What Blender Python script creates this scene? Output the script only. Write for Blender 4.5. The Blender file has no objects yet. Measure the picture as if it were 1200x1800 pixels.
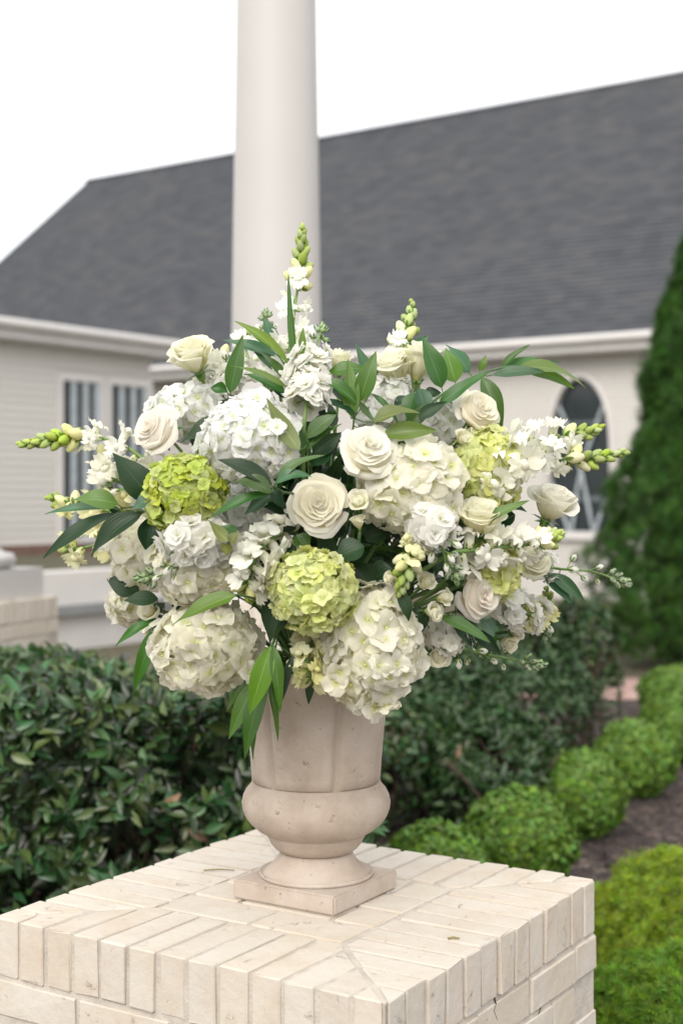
import bpy, bmesh, math, random
import numpy as np
from mathutils import Vector, Matrix, Quaternion, noise
R = math.radians
random.seed(7); rng = np.random.default_rng(7)
S = bpy.context.scene; C = S.collection

# ------------------------------------------------------------------ camera, sky, sun, exposure
EYE = 1.65; F = 2500.0; HY = 876.0            # eye height (m), focal length and horizon row in photo pixels
cam = bpy.data.cameras.new('camera'); co = bpy.data.objects.new('camera', cam); C.objects.link(co)
co.location = (0, 0, EYE); co.rotation_euler = (R(90), 0, 0)
cam.sensor_fit = 'VERTICAL'; cam.sensor_height = 36; cam.sensor_width = 24; cam.lens = 50
cam.shift_y = -(900 - HY) / 1800
cam.clip_start = 0.05; cam.clip_end = 600
cam.dof.use_dof = True; cam.dof.focus_distance = 2.60; cam.dof.aperture_fstop = 2.9; cam.dof.aperture_blades = 9
S.camera = co
SUN_EL, SUN_AZ = R(38), R(196)                # behind the camera, a little to its left
w = bpy.data.worlds.new('World'); S.world = w; w.use_nodes = True
nt = w.node_tree; nt.nodes.clear()
sky = nt.nodes.new('ShaderNodeTexSky'); sky.sky_type = 'NISHITA'; sky.sun_disc = False
sky.sun_elevation = SUN_EL; sky.sun_rotation = SUN_AZ; sky.air_density = 1; sky.dust_density = 3
tc = nt.nodes.new('ShaderNodeTexCoord'); nz = nt.nodes.new('ShaderNodeTexNoise'); nz.inputs['Scale'].default_value = 2.2; nz.inputs['Detail'].default_value = 5
rp = nt.nodes.new('ShaderNodeValToRGB'); rp.color_ramp.elements[0].position = .3; rp.color_ramp.elements[1].position = .72
rp.color_ramp.elements[0].color = (9.2, 9.25, 9.4, 1); rp.color_ramp.elements[1].color = (10.4, 10.35, 10.3, 1)
mx = nt.nodes.new('ShaderNodeMixRGB'); mx.inputs[0].default_value = .93     # closed cloud deck over the clear sky
bg = nt.nodes.new('ShaderNodeBackground'); bg.inputs[1].default_value = .1
ow = nt.nodes.new('ShaderNodeOutputWorld')
L = nt.links.new
L(tc.outputs['Generated'], nz.inputs['Vector']); L(nz.outputs['Fac'], rp.inputs[0])
L(sky.outputs[0], mx.inputs[1]); L(rp.outputs[0], mx.inputs[2]); L(mx.outputs[0], bg.inputs[0]); L(bg.outputs[0], ow.inputs[0])
sl = bpy.data.lights.new('sun', 'SUN'); sl.energy = 1.5; sl.angle = R(40); sl.color = (1, .94, .86)
so = bpy.data.objects.new('sun', sl); C.objects.link(so); so.location = (-2, -3, 8)
sd = Vector((math.sin(SUN_AZ) * math.cos(SUN_EL), math.cos(SUN_AZ) * math.cos(SUN_EL), math.sin(SUN_EL)))
so.rotation_euler = sd.to_track_quat('Z', 'Y').to_euler()
V = S.view_settings; V.view_transform = 'Standard'; V.look = 'None'; V.gamma = 1; V.exposure = 0.80
S.cycles.max_bounces = 8; S.cycles.diffuse_bounces = 5; S.cycles.transmission_bounces = 6; S.cycles.transparent_max_bounces = 8

# ------------------------------------------------------------------ materials
def nodes(name):
    m = bpy.data.materials.new(name); m.use_nodes = True; n = m.node_tree
    b = n.nodes['Principled BSDF']; return m, n, b
def N(n, t, **kw):
    x = n.nodes.new(t)
    for k, v in kw.items():
        if k in x.inputs: x.inputs[k].default_value = v
        else: setattr(x, k, v)
    return x
def ramp(n, cols):
    r = n.nodes.new('ShaderNodeValToRGB'); e = r.color_ramp.elements
    while len(e) < len(cols): e.new(.5)
    for i, (p, c) in enumerate(cols): e[i].position = p; e[i].color = (*c, 1)
    return r
def rndval(n):
    """per leaf / per object random number 0..1"""
    oi = N(n, 'ShaderNodeObjectInfo'); at = N(n, 'ShaderNodeAttribute', attribute_name='rnd')
    a = N(n, 'ShaderNodeMath', operation='ADD'); f = N(n, 'ShaderNodeMath', operation='FRACT')
    n.links.new(oi.outputs['Random'], a.inputs[0]); n.links.new(at.outputs['Fac'], a.inputs[1]); n.links.new(a.outputs[0], f.inputs[0])
    return f.outputs[0]
def vary(n, col, rv, dv=.12, dh=.015, ds=.1):
    """hue / saturation / value jitter per piece"""
    h = N(n, 'ShaderNodeHueSaturation')
    def mr(lo, hi, mul):
        m = N(n, 'ShaderNodeMath', operation='MULTIPLY'); m.inputs[1].default_value = mul
        f = N(n, 'ShaderNodeMath', operation='FRACT'); r = N(n, 'ShaderNodeMapRange'); r.inputs[3].default_value = lo; r.inputs[4].default_value = hi
        n.links.new(rv, m.inputs[0]); n.links.new(m.outputs[0], f.inputs[0]); n.links.new(f.outputs[0], r.inputs[0]); return r.outputs[0]
    n.links.new(mr(.5 - dh, .5 + dh, 7.13), h.inputs['Hue']); n.links.new(mr(1 - ds, 1 + ds, 13.7), h.inputs['Saturation']); n.links.new(mr(1 - dv, 1 + dv, 1.0), h.inputs['Value'])
    n.links.new(col, h.inputs['Color']); return h.outputs[0]
def leaf_mat(name, base, rib, rough=.42, trans=.25, dv=.25, dh=.02, spec=.5, veins=True):
    m, n, b = nodes(name); lk = n.links.new
    uv = N(n, 'ShaderNodeUVMap'); sp = N(n, 'ShaderNodeSeparateXYZ'); lk(uv.outputs[0], sp.inputs[0])
    a = N(n, 'ShaderNodeMath', operation='SUBTRACT'); a.inputs[1].default_value = .5; lk(sp.outputs[0], a.inputs[0])
    ab = N(n, 'ShaderNodeMath', operation='ABSOLUTE'); lk(a.outputs[0], ab.inputs[0])
    r = ramp(n, [(0, rib), (.012, rib), (.035, base), (1, base)]); lk(ab.outputs[0], r.inputs[0])
    nz = N(n, 'ShaderNodeTexNoise'); nz.inputs['Scale'].default_value = 60; nz.inputs['Detail'].default_value = 3
    mixn = N(n, 'ShaderNodeMixRGB', blend_type='MULTIPLY'); mixn.inputs[0].default_value = .5
    rn = ramp(n, [(.3, (.65, .65, .65)), (.7, (1.15, 1.15, 1.1))]); lk(nz.outputs['Fac'], rn.inputs[0])
    lk(r.outputs[0], mixn.inputs[1]); lk(rn.outputs[0], mixn.inputs[2])
    col = vary(n, mixn.outputs[0], rndval(n), dv, dh)
    lk(col, b.inputs['Base Color']); b.inputs['Roughness'].default_value = rough; b.inputs['Specular IOR Level'].default_value = spec
    if veins:
        wv = N(n, 'ShaderNodeTexWave', wave_type='BANDS', bands_direction='X'); wv.inputs['Scale'].default_value = 3.2; wv.inputs['Distortion'].default_value = 1.5
        lk(uv.outputs[0], wv.inputs['Vector']); bp = N(n, 'ShaderNodeBump'); bp.inputs['Strength'].default_value = .14; bp.inputs['Distance'].default_value = .002
        lk(wv.outputs['Fac'], bp.inputs['Height']); lk(bp.outputs[0], b.inputs['Normal'])
    tr = N(n, 'ShaderNodeBsdfTranslucent'); hs = N(n, 'ShaderNodeHueSaturation'); hs.inputs['Value'].default_value = 1.3; hs.inputs['Saturation'].default_value = 1.1; hs.inputs['Hue'].default_value = .49
    lk(col, hs.inputs['Color']); lk(hs.outputs[0], tr.inputs[0])
    ms = N(n, 'ShaderNodeMixShader'); ms.inputs[0].default_value = trans
    lk(b.outputs[0], ms.inputs[1]); lk(tr.outputs[0], ms.inputs[2]); lk(ms.outputs[0], n.nodes['Material Output'].inputs[0])
    return m
def petal_mat(name, base, tip, trans=.32, dv=.05, dh=.008, mid=.38, rough=.6):
    """pigment runs from the petal's base to its tip (UV v)"""
    m, n, b = nodes(name); lk = n.links.new
    uv = N(n, 'ShaderNodeUVMap'); sp = N(n, 'ShaderNodeSeparateXYZ'); lk(uv.outputs[0], sp.inputs[0])
    r = ramp(n, [(0, base), (mid, tip), (1, tip)]); lk(sp.outputs[1], r.inputs[0])
    col = vary(n, r.outputs[0], rndval(n), dv, dh, .25)
    lk(col, b.inputs['Base Color']); b.inputs['Roughness'].default_value = rough; b.inputs['Specular IOR Level'].default_value = .25
    wv = N(n, 'ShaderNodeTexWave', wave_type='BANDS', bands_direction='X'); wv.inputs['Scale'].default_value = 2.6; wv.inputs['Distortion'].default_value = 2.5; wv.inputs['Detail'].default_value = 2
    lk(uv.outputs[0], wv.inputs['Vector']); bp = N(n, 'ShaderNodeBump'); bp.inputs['Strength'].default_value = .08; bp.inputs['Distance'].default_value = .002
    lk(wv.outputs['Fac'], bp.inputs['Height']); lk(bp.outputs[0], b.inputs['Normal'])
    tr = N(n, 'ShaderNodeBsdfTranslucent'); lk(col, tr.inputs[0]); ms = N(n, 'ShaderNodeMixShader'); ms.inputs[0].default_value = trans
    lk(b.outputs[0], ms.inputs[1]); lk(tr.outputs[0], ms.inputs[2]); lk(ms.outputs[0], n.nodes['Material Output'].inputs[0])
    return m
def plain(name, c, rough=.6, dv=0, scale=8, amt=.15, bump=0, bscale=40, metallic=0, spec=.4):
    m, n, b = nodes(name); lk = n.links.new
    t = N(n, 'ShaderNodeTexCoord'); nz = N(n, 'ShaderNodeTexNoise'); nz.inputs['Scale'].default_value = scale; nz.inputs['Detail'].default_value = 6
    lk(t.outputs['Object'], nz.inputs['Vector'])
    r = ramp(n, [(.25, tuple(x * (1 - amt) for x in c)), (.75, tuple(min(1, x * (1 + amt)) for x in c))]); lk(nz.outputs['Fac'], r.inputs[0])
    col = r.outputs[0]
    if dv: col = vary(n, col, rndval(n), dv, .006, .1)
    lk(col, b.inputs['Base Color']); b.inputs['Roughness'].default_value = rough; b.inputs['Metallic'].default_value = metallic; b.inputs['Specular IOR Level'].default_value = spec
    if bump:
        n2 = N(n, 'ShaderNodeTexNoise'); n2.inputs['Scale'].default_value = bscale; n2.inputs['Detail'].default_value = 8; lk(t.outputs['Object'], n2.inputs['Vector'])
        bp = N(n, 'ShaderNodeBump'); bp.inputs['Strength'].default_value = bump; bp.inputs['Distance'].default_value = .004
        lk(n2.outputs['Fac'], bp.inputs['Height']); lk(bp.outputs[0], b.inputs['Normal'])
    return m
def brick_mat():
    m, n, b = nodes('cream_painted_brick'); lk = n.links.new
    t = N(n, 'ShaderNodeTexCoord'); oi = N(n, 'ShaderNodeObjectInfo')
    off = N(n, 'ShaderNodeVectorMath', operation='ADD'); mu = N(n, 'ShaderNodeVectorMath', operation='SCALE'); mu.inputs['Scale'].default_value = 9.
    cb = N(n, 'ShaderNodeCombineXYZ'); lk(oi.outputs['Random'], cb.inputs[0]); lk(oi.outputs['Random'], cb.inputs[1]); lk(cb.outputs[0], mu.inputs[0])
    lk(t.outputs['Object'], off.inputs[0]); lk(mu.outputs[0], off.inputs[1])
    n1 = N(n, 'ShaderNodeTexNoise'); n1.inputs['Scale'].default_value = 11; n1.inputs['Detail'].default_value = 7; n1.inputs['Roughness'].default_value = .65; lk(off.outputs[0], n1.inputs['Vector'])
    r = ramp(n, [(.3, (.515, .45, .368)), (.5, (.548, .493, .42)), (.7, (.57, .525, .468))]); lk(n1.outputs['Fac'], r.inputs[0])
    n2 = N(n, 'ShaderNodeTexNoise'); n2.inputs['Scale'].default_value = 26; n2.inputs['Detail'].default_value = 9; n2.inputs['Roughness'].default_value = .75; n2.inputs['Distortion'].default_value = .6; lk(off.outputs[0], n2.inputs['Vector'])
    sp = ramp(n, [(.615, (0, 0, 0)), (.72, (1, 1, 1))]); lk(n2.outputs['Fac'], sp.inputs[0])
    mx = N(n, 'ShaderNodeMixRGB'); mx.inputs[2].default_value = (.32, .24, .165, 1); ml = N(n, 'ShaderNodeMath', operation='MULTIPLY'); ml.inputs[1].default_value = .75
    lk(sp.outputs[0], ml.inputs[0]); lk(ml.outputs[0], mx.inputs[0]); lk(r.outputs[0], mx.inputs[1])
    col = vary(n, mx.outputs[0], rndval(n), .025, .003, .10)
    lk(col, b.inputs['Base Color']); b.inputs['Roughness'].default_value = .75; b.inputs['Specular IOR Level'].default_value = .25
    n3 = N(n, 'ShaderNodeTexNoise'); n3.inputs['Scale'].default_value = 38; n3.inputs['Detail'].default_value = 10; n3.inputs['Roughness'].default_value = .65; lk(off.outputs[0], n3.inputs['Vector'])
    ad = N(n, 'ShaderNodeMath', operation='MULTIPLY_ADD'); ad.inputs[1].default_value = -1.6; lk(sp.outputs[0], ad.inputs[0]); lk(n3.outputs['Fac'], ad.inputs[2])
    bp = N(n, 'ShaderNodeBump'); bp.inputs['Strength'].default_value = .6; bp.inputs['Distance'].default_value = .004
    lk(ad.outputs[0], bp.inputs['Height']); lk(bp.outputs[0], b.inputs['Normal'])
    return m
def urn_mat():
    m, n, b = nodes('cast_stone'); lk = n.links.new
    t = N(n, 'ShaderNodeTexCoord')
    n1 = N(n, 'ShaderNodeTexNoise'); n1.inputs['Scale'].default_value = 7; n1.inputs['Detail'].default_value = 8; n1.inputs['Roughness'].default_value = .62; lk(t.outputs['Object'], n1.inputs['Vector'])
    r = ramp(n, [(.30, (.335, .27, .22)), (.5, (.44, .37, .31)), (.68, (.50, .44, .39))]); lk(n1.outputs['Fac'], r.inputs[0])
    mp = N(n, 'ShaderNodeMapping'); mp.inputs['Scale'].default_value = (5, 5, 1.3); lk(t.outputs['Object'], mp.inputs[0])
    n2 = N(n, 'ShaderNodeTexNoise'); n2.inputs['Scale'].default_value = 3; n2.inputs['Detail'].default_value = 5; lk(mp.outputs[0], n2.inputs['Vector'])   # rain streaks
    st = ramp(n, [(.45, (1, 1, 1)), (.75, (.80, .77, .73))]); lk(n2.outputs['Fac'], st.inputs[0])
    mm = N(n, 'ShaderNodeMixRGB', blend_type='MULTIPLY'); mm.inputs[0].default_value = .6; lk(r.outputs[0], mm.inputs[1]); lk(st.outputs[0], mm.inputs[2])
    v = N(n, 'ShaderNodeTexNoise'); v.inputs['Scale'].default_value = 55; v.inputs['Detail'].default_value = 4; v.inputs['Roughness'].default_value = .7; lk(t.outputs['Object'], v.inputs['Vector'])
    pit = ramp(n, [(.63, (0, 0, 0)), (.71, (1, 1, 1))]); lk(v.outputs['Fac'], pit.inputs[0])
    m2 = N(n, 'ShaderNodeMixRGB', blend_type='MULTIPLY'); m2.inputs[2].default_value = (.62, .56, .5, 1); lk(pit.outputs[0], m2.inputs[0]); lk(mm.outputs[0], m2.inputs[1])
    lk(m2.outputs[0], b.inputs['Base Color']); b.inputs['Roughness'].default_value = .82; b.inputs['Specular IOR Level'].default_value = .2
    n3 = N(n, 'ShaderNodeTexNoise'); n3.inputs['Scale'].default_value = 120; n3.inputs['Detail'].default_value = 6; lk(t.outputs['Object'], n3.inputs['Vector'])
    ad = N(n, 'ShaderNodeMath', operation='MULTIPLY_ADD'); ad.inputs[1].default_value = -2.; lk(pit.outputs[0], ad.inputs[0]); lk(n3.outputs['Fac'], ad.inputs[2])
    bp = N(n, 'ShaderNodeBump'); bp.inputs['Strength'].default_value = .35; bp.inputs['Distance'].default_value = .002; lk(ad.outputs[0], bp.inputs['Height']); lk(bp.outputs[0], b.inputs['Normal'])
    return m
def roof_mat():
    m, n, b = nodes('asphalt_shingle'); lk = n.links.new
    t = N(n, 'ShaderNodeTexCoord'); mp = N(n, 'ShaderNodeMapping'); mp.inputs['Scale'].default_value = (3.2, 1, 1); lk(t.outputs['Object'], mp.inputs[0])
    oi = N(n, 'ShaderNodeObjectInfo'); cb = N(n, 'ShaderNodeCombineXYZ'); ml = N(n, 'ShaderNodeMath', operation='MULTIPLY'); ml.inputs[1].default_value = 57.3
    lk(oi.outputs['Random'], ml.inputs[0]); lk(ml.outputs[0], cb.inputs[0]); lk(ml.outputs[0], cb.inputs[1]); ad = N(n, 'ShaderNodeVectorMath', operation='ADD'); lk(mp.outputs[0], ad.inputs[0]); lk(cb.outputs[0], ad.inputs[1])
    sx = N(n, 'ShaderNodeSeparateXYZ'); lk(ad.outputs[0], sx.inputs[0]); fl = N(n, 'ShaderNodeMath', operation='FLOOR'); lk(sx.outputs[0], fl.inputs[0])
    wn = N(n, 'ShaderNodeTexWhiteNoise', noise_dimensions='1D'); lk(fl.outputs[0], wn.inputs['W'])
    r = ramp(n, [(0, (.052, .056, .063)), (.5, (.066, .070, .077)), (.85, (.075, .077, .083)), (1, (.085, .083, .085))]); lk(wn.outputs['Value'], r.inputs[0])
    n1 = N(n, 'ShaderNodeTexNoise'); n1.inputs['Scale'].default_value = .45; n1.inputs['Detail'].default_value = 4; ge = N(n, 'ShaderNodeNewGeometry'); lk(ge.outputs['Position'], n1.inputs['Vector'])
    st = ramp(n, [(.3, (.90, .92, .96)), (.7, (1.08, 1.06, 1.03))]); lk(n1.outputs['Fac'], st.inputs[0])
    mm = N(n, 'ShaderNodeMixRGB', blend_type='MULTIPLY'); mm.inputs[0].default_value = 1; lk(r.outputs[0], mm.inputs[1]); lk(st.outputs[0], mm.inputs[2])
    lk(mm.outputs[0], b.inputs['Base Color']); b.inputs['Roughness'].default_value = .9; b.inputs['Specular IOR Level'].default_value = .2
    return m
def painted_brick_wall():
    m, n, b = nodes('painted_brick_wall'); lk = n.links.new
    t = N(n, 'ShaderNodeTexCoord'); br = N(n, 'ShaderNodeTexBrick'); br.inputs['Scale'].default_value = 1; br.inputs['Brick Width'].default_value = .21; br.inputs['Row Height'].default_value = .075; br.inputs['Mortar Size'].default_value = .006
    sp = N(n, 'ShaderNodeSeparateXYZ'); cb = N(n, 'ShaderNodeCombineXYZ'); lk(t.outputs['Object'], sp.inputs[0]); lk(sp.outputs[0], cb.inputs[0]); lk(sp.outputs[2], cb.inputs[1]); lk(cb.outputs[0], br.inputs['Vector'])
    br.inputs['Color1'].default_value = (.545, .522, .488, 1); br.inputs['Color2'].default_value = (.565, .545, .515, 1); br.inputs['Mortar'].default_value = (.44, .41, .38, 1)
    lk(br.outputs['Color'], b.inputs['Base Color']); b.inputs['Roughness'].default_value = .8
    bp = N(n, 'ShaderNodeBump', invert=True); bp.inputs['Strength'].default_value = .6; bp.inputs['Distance'].default_value = .008; lk(br.outputs['Fac'], bp.inputs['Height']); lk(bp.outputs[0], b.inputs['Normal'])
    return m
def mulch_mat():
    m, n, b = nodes('mulch'); lk = n.links.new
    t = N(n, 'ShaderNodeTexCoord'); vo = N(n, 'ShaderNodeTexVoronoi'); vo.inputs['Scale'].default_value = 32; lk(t.outputs['Object'], vo.inputs['Vector'])
    sp = N(n, 'ShaderNodeSeparateColor'); lk(vo.outputs['Color'], sp.inputs[0])
    r = ramp(n, [(0, (.018, .012, .011)), (.6, (.045, .030, .027)), (.9, (.085, .060, .050)), (1, (.2, .15, .12))]); lk(sp.outputs[0], r.inputs[0])
    lk(r.outputs[0], b.inputs['Base Color']); b.inputs['Roughness'].default_value = .9
    bp = N(n, 'ShaderNodeBump', invert=True); bp.inputs['Strength'].default_value = .9; bp.inputs['Distance'].default_value = .03; lk(vo.outputs['Distance'], bp.inputs['Height']); lk(bp.outputs[0], b.inputs['Normal'])
    return m

M = dict(
    brick=brick_mat(), mortar=plain('mortar', (.485, .44, .385), .9, scale=30, amt=.2, bump=.5, bscale=160),
    urn=urn_mat(), roof=roof_mat(), wallbrick=painted_brick_wall(), mulch=mulch_mat(),
    column=plain('column_paint', (.495, .475, .457), .5, scale=2, amt=.03),
    trim=plain('trim_paint', (.60, .58, .565), .5, scale=3, amt=.04),
    gutter=plain('gutter_paint', (.58, .56, .545), .4, scale=2, amt=.06),
    siding=plain('siding_paint', (.555, .535, .505), .6, scale=2, amt=.03, dv=.02),
    soffit=plain('soffit_paint', (.42, .37, .32), .7),
    dark_brick=plain('brown_brick', (.16, .095, .075), .85, scale=14, amt=.35),
    concrete=plain('pale_concrete', (.60, .575, .555), .8, scale=3, amt=.06),
    strip_grey=plain('dark_grey_strip', (.22, .23, .23), .7),
    glass=plain('dark_glass', (.022, .030, .034), .10, spec=.5),
    inner=plain('blind_grey', (.10, .12, .13), .6),
    bar=plain('window_bar_paint', (.38, .42, .45), .5),
    path=plain('pink_paving', (.36, .235, .205), .85, scale=6, amt=.3),
    lawn=plain('lawn_soil', (.085, .075, .045), .95, scale=5, amt=.4),
    chip=plain('bark_chip', (.075, .052, .044), .9, scale=20, amt=.3, dv=.75),
    inside=plain('core_shade', (.030, .030, .018), .95, scale=30, amt=.4),  # dark colour standing in for the shade inside the foliage
    twig=plain('twig_bark', (.085, .055, .042), .85, scale=30, amt=.3),
    stem=plain('green_stem', (.15, .25, .07), .5, scale=30, amt=.2),
    stemd=plain('dark_green_stem', (.06, .12, .035), .5, scale=30, amt=.2),
    debris=plain('dry_stem', (.22, .19, .07), .7),
    crack=plain('crack_dirt', (.05, .04, .035), .95),
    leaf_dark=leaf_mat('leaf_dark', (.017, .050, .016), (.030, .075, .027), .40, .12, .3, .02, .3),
    leaf_mid=leaf_mat('leaf_mid', (.046, .125, .018), (.085, .19, .05), .33, .25, .22),
    leaf_light=leaf_mat('leaf_light', (.125, .225, .036), (.21, .32, .09), .38, .35, .15),
    leaf_blue=leaf_mat('leaf_blue', (.046, .120, .050), (.09, .19, .09), .32, .2, .2),
    leaf_olive=leaf_mat('leaf_olive', (.16, .20, .045), (.30, .32, .10), .45, .3, .15),
    hedge=leaf_mat('hedge_leaf', (.044, .088, .026), (.07, .13, .05), .33, .2, .85, .06, .55, False),
    shrub=leaf_mat('shrub_leaf', (.036, .082, .024), (.06, .1, .05), .4, .15, .5, .03, .5, False),
    box=leaf_mat('boxwood_leaf', (.115, .215, .030), (.12, .22, .05), .5, .12, .45, .025, .3, False),
    thuja=leaf_mat('arborvitae_leaf', (.034, .092, .013), (.05, .12, .02), .6, .2, .6, .02, .2, False),
    gold=leaf_mat('golden_cypress_leaf', (.235, .345, .035), (.3, .35, .05), .6, .3, .4, .035, .2, False),
    yew=leaf_mat('cypress_leaf', (.145, .27, .03), (.13, .22, .04), .6, .25, .4, .03, .2, False),
    dry=leaf_mat('dry_leaf', (.34, .19, .13), (.3, .2, .12), .6, .3, .3, .02, .3, False),
    pinkf=plain('pink_petal', (.55, .30, .30), .6),
    hyd_white=petal_mat('hydrangea_white', (.70, .76, .46), (.89, .89, .865), .50, .04),
    hyd_cream=petal_mat('hydrangea_cream', (.70, .73, .36), (.895, .875, .76), .50, .045),
    hyd_lime=petal_mat('hydrangea_lime', (.34, .44, .06), (.60, .67, .19), .42, .12, .012),
    hyd_pale=petal_mat('hydrangea_pale_green', (.46, .54, .12), (.73, .76, .36), .42, .1, .012),
    rose_white=petal_mat('rose_white', (.90, .84, .55), (.92, .905, .82), .5, .03, mid=.8),
    rose_cream=petal_mat('rose_cream', (.88, .84, .48), (.90, .885, .74), .5, .03, mid=.8),
    rose_blush=petal_mat('rose_blush', (.90, .80, .58), (.92, .88, .80), .5, .03, mid=.8),
    rose_peach=petal_mat('rose_peach_heart', (.90, .72, .36), (.92, .89, .77), .5, .03, mid=.85),
    snap=petal_mat('snapdragon_white', (.66, .70, .28), (.88, .87, .765), .35, .04),
    snapy=petal_mat('snapdragon_pale_yellow', (.62, .66, .16), (.84, .82, .48), .35, .05),
    snapbud=petal_mat('snapdragon_bud', (.20, .32, .06), (.40, .50, .14), .2, .2),
    stock=petal_mat('stock_white', (.66, .72, .36), (.89, .88, .83), .5, .04),
    stockbud=petal_mat('stock_bud', (.17, .25, .10), (.34, .42, .24), .15, .15),
    seed=plain('floret_eye', (.55, .60, .22), .6),
)

# ------------------------------------------------------------------ helpers
def P(x, y, d):
    """photo pixel + distance from the lens plane -> world point (used to measure real places off the photograph)"""
    return Vector(((x - 600) / F * d, d, EYE - (y - HY) / F * d))
def link(o, parent=None, M4=None):
    C.objects.link(o)
    if parent is not None: o.parent = parent
    if M4 is not None: o.matrix_local = M4
    return o
def tag(o, label=None, cat=None, group=None, kind=None):
    if label: o['label'] = label
    if cat: o['category'] = cat
    if group: o['group'] = group
    if kind: o['kind'] = kind
    return o
def thing(name, loc, label, cat, group=None, rz=0):
    o = bpy.data.objects.new(name, None); o.empty_display_size = .05; C.objects.link(o)
    o.location = loc; o.rotation_euler = (0, 0, rz); return tag(o, label, cat, group)
class MB:
    def __init__(s): s.v = []; s.f = []; s.uv = []; s.mi = []
    def add(s, vs, fs, uvs=None, mi=0):
        b = len(s.v); s.v += [tuple(v) for v in vs]; s.uv += (uvs if uvs else [(.5, .5)] * len(vs))
        s.f += [tuple(i + b for i in f) for f in fs]; s.mi += [mi] * len(fs); return s
    def grid(s, fn, nu, nv, mi=0, uvf=None):
        """fn(u in -1..1, v in 0..1) -> point"""
        vs = []; uv = []
        for j in range(nv + 1):
            for i in range(nu + 1):
                u = -1 + 2 * i / nu; v = j / nv; vs.append(fn(u, v)); uv.append(uvf(u, v) if uvf else ((u + 1) / 2, v))
        fs = [(j * (nu + 1) + i, j * (nu + 1) + i + 1, (j + 1) * (nu + 1) + i + 1, (j + 1) * (nu + 1) + i) for j in range(nv) for i in range(nu)]
        return s.add(vs, fs, uv, mi)
    def tube(s, pts, rad, n=6, mi=0):
        pts = [Vector(p) for p in pts]; k = len(pts)
        if not isinstance(rad, (list, tuple)): rad = [rad] * k
        vs = []; pn = None
        for i, p in enumerate(pts):
            t = (pts[min(i + 1, k - 1)] - pts[max(i - 1, 0)]).normalized()
            if pn is None: pn = t.orthogonal().normalized()
            pn = (pn - t * pn.dot(t)); pn = pn.normalized() if pn.length > 1e-6 else t.orthogonal().normalized()
            bn = t.cross(pn)
            for a in range(n):
                q = 2 * math.pi * a / n; vs.append(p + rad[i] * (math.cos(q) * pn + math.sin(q) * bn))
        fs = [(i * n + a, i * n + (a + 1) % n, (i + 1) * n + (a + 1) % n, (i + 1) * n + a) for i in range(k - 1) for a in range(n)]
        fs += [tuple(range(n - 1, -1, -1)), tuple((k - 1) * n + a for a in range(n))]
        return s.add(vs, fs, None, mi)
    def lathe(s, prof, n=24, mi=0, uvv=None):
        """prof = [(r, z)]"""
        vs = []; uv = []; k = len(prof)
        for i, (r, z) in enumerate(prof):
            for a in range(n):
                q = 2 * math.pi * a / n; vs.append((r * math.cos(q), r * math.sin(q), z)); uv.append((a / n, i / (k - 1)))
        fs = [(i * n + a, i * n + (a + 1) % n, (i + 1) * n + (a + 1) % n, (i + 1) * n + a) for i in range(k - 1) for a in range(n)]
        fs += [tuple(range(n - 1, -1, -1)), tuple((k - 1) * n + a for a in range(n))]
        return s.add(vs, fs, uv, mi)
    def box(s, lo, hi, mi=0):
        x0, y0, z0 = lo; x1, y1, z1 = hi
        return s.add([(x0, y0, z0), (x1, y0, z0), (x1, y1, z0), (x0, y1, z0), (x0, y0, z1), (x1, y0, z1), (x1, y1, z1), (x0, y1, z1)],
                     [(0, 3, 2, 1), (4, 5, 6, 7), (0, 1, 5, 4), (1, 2, 6, 5), (2, 3, 7, 6), (3, 0, 4, 7)], None, mi)
    def mesh(s, name, mats, smooth=True):
        me = bpy.data.meshes.new(name); me.from_pydata(s.v, [], s.f)
        ul = me.uv_layers.new(name='UVMap'); li = np.empty(len(me.loops), dtype=np.int32); me.loops.foreach_get('vertex_index', li)
        ul.data.foreach_set('uv', np.array(s.uv, dtype=np.float32)[li].ravel())
        for m in (mats if isinstance(mats, (list, tuple)) else [mats]): me.materials.append(m)
        if any(s.mi): me.polygons.foreach_set('material_index', np.array(s.mi, dtype=np.int32))
        if smooth: me.polygons.foreach_set('use_smooth', np.ones(len(s.f), dtype=bool))
        me.update(); return me
    def obj(s, name, mats, parent=None, M4=None, smooth=True):
        return link(bpy.data.objects.new(name, s.mesh(name, mats, smooth)), parent, M4)
def ob(name, me, parent=None, M4=None): return link(bpy.data.objects.new(name, me), parent, M4)
def rot_to(d, spin=0.0):
    d = Vector(d).normalized(); return (Vector((0, 0, 1)).rotation_difference(d) @ Quaternion((0, 0, 1), spin)).to_matrix().to_4x4()
def TRS(loc, d, spin=0.0, sc=1.0):
    sm = Matrix.Diagonal((sc, sc, sc, 1)) if not isinstance(sc, (tuple, list)) else Matrix.Diagonal((*sc, 1))
    return Matrix.Translation(loc) @ rot_to(d, spin) @ sm
def bez(p0, p1, p2, p3, n=12):
    out = []
    for i in range(n + 1):
        t = i / n; q = 1 - t; out.append(p0 * q ** 3 + p1 * 3 * q * q * t + p2 * 3 * q * t * t + p3 * t ** 3)
    return out
def spline(pts, n=8):
    """Catmull-Rom through the points"""
    pts = [Vector(p) for p in pts]; e = [pts[0] * 2 - pts[1]] + pts + [pts[-1] * 2 - pts[-2]]; out = []
    for i in range(1, len(e) - 2):
        for k in range(n):
            t = k / n; a, b, c, d = e[i - 1], e[i], e[i + 1], e[i + 2]
            out.append(.5 * ((2 * b) + (c - a) * t + (2 * a - 5 * b + 4 * c - d) * t * t + (3 * b - a - 3 * c + d) * t ** 3))
    out.append(pts[-1]); return out
def rv(s=1.0): return Vector((random.gauss(0, s), random.gauss(0, s), random.gauss(0, s)))
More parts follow.
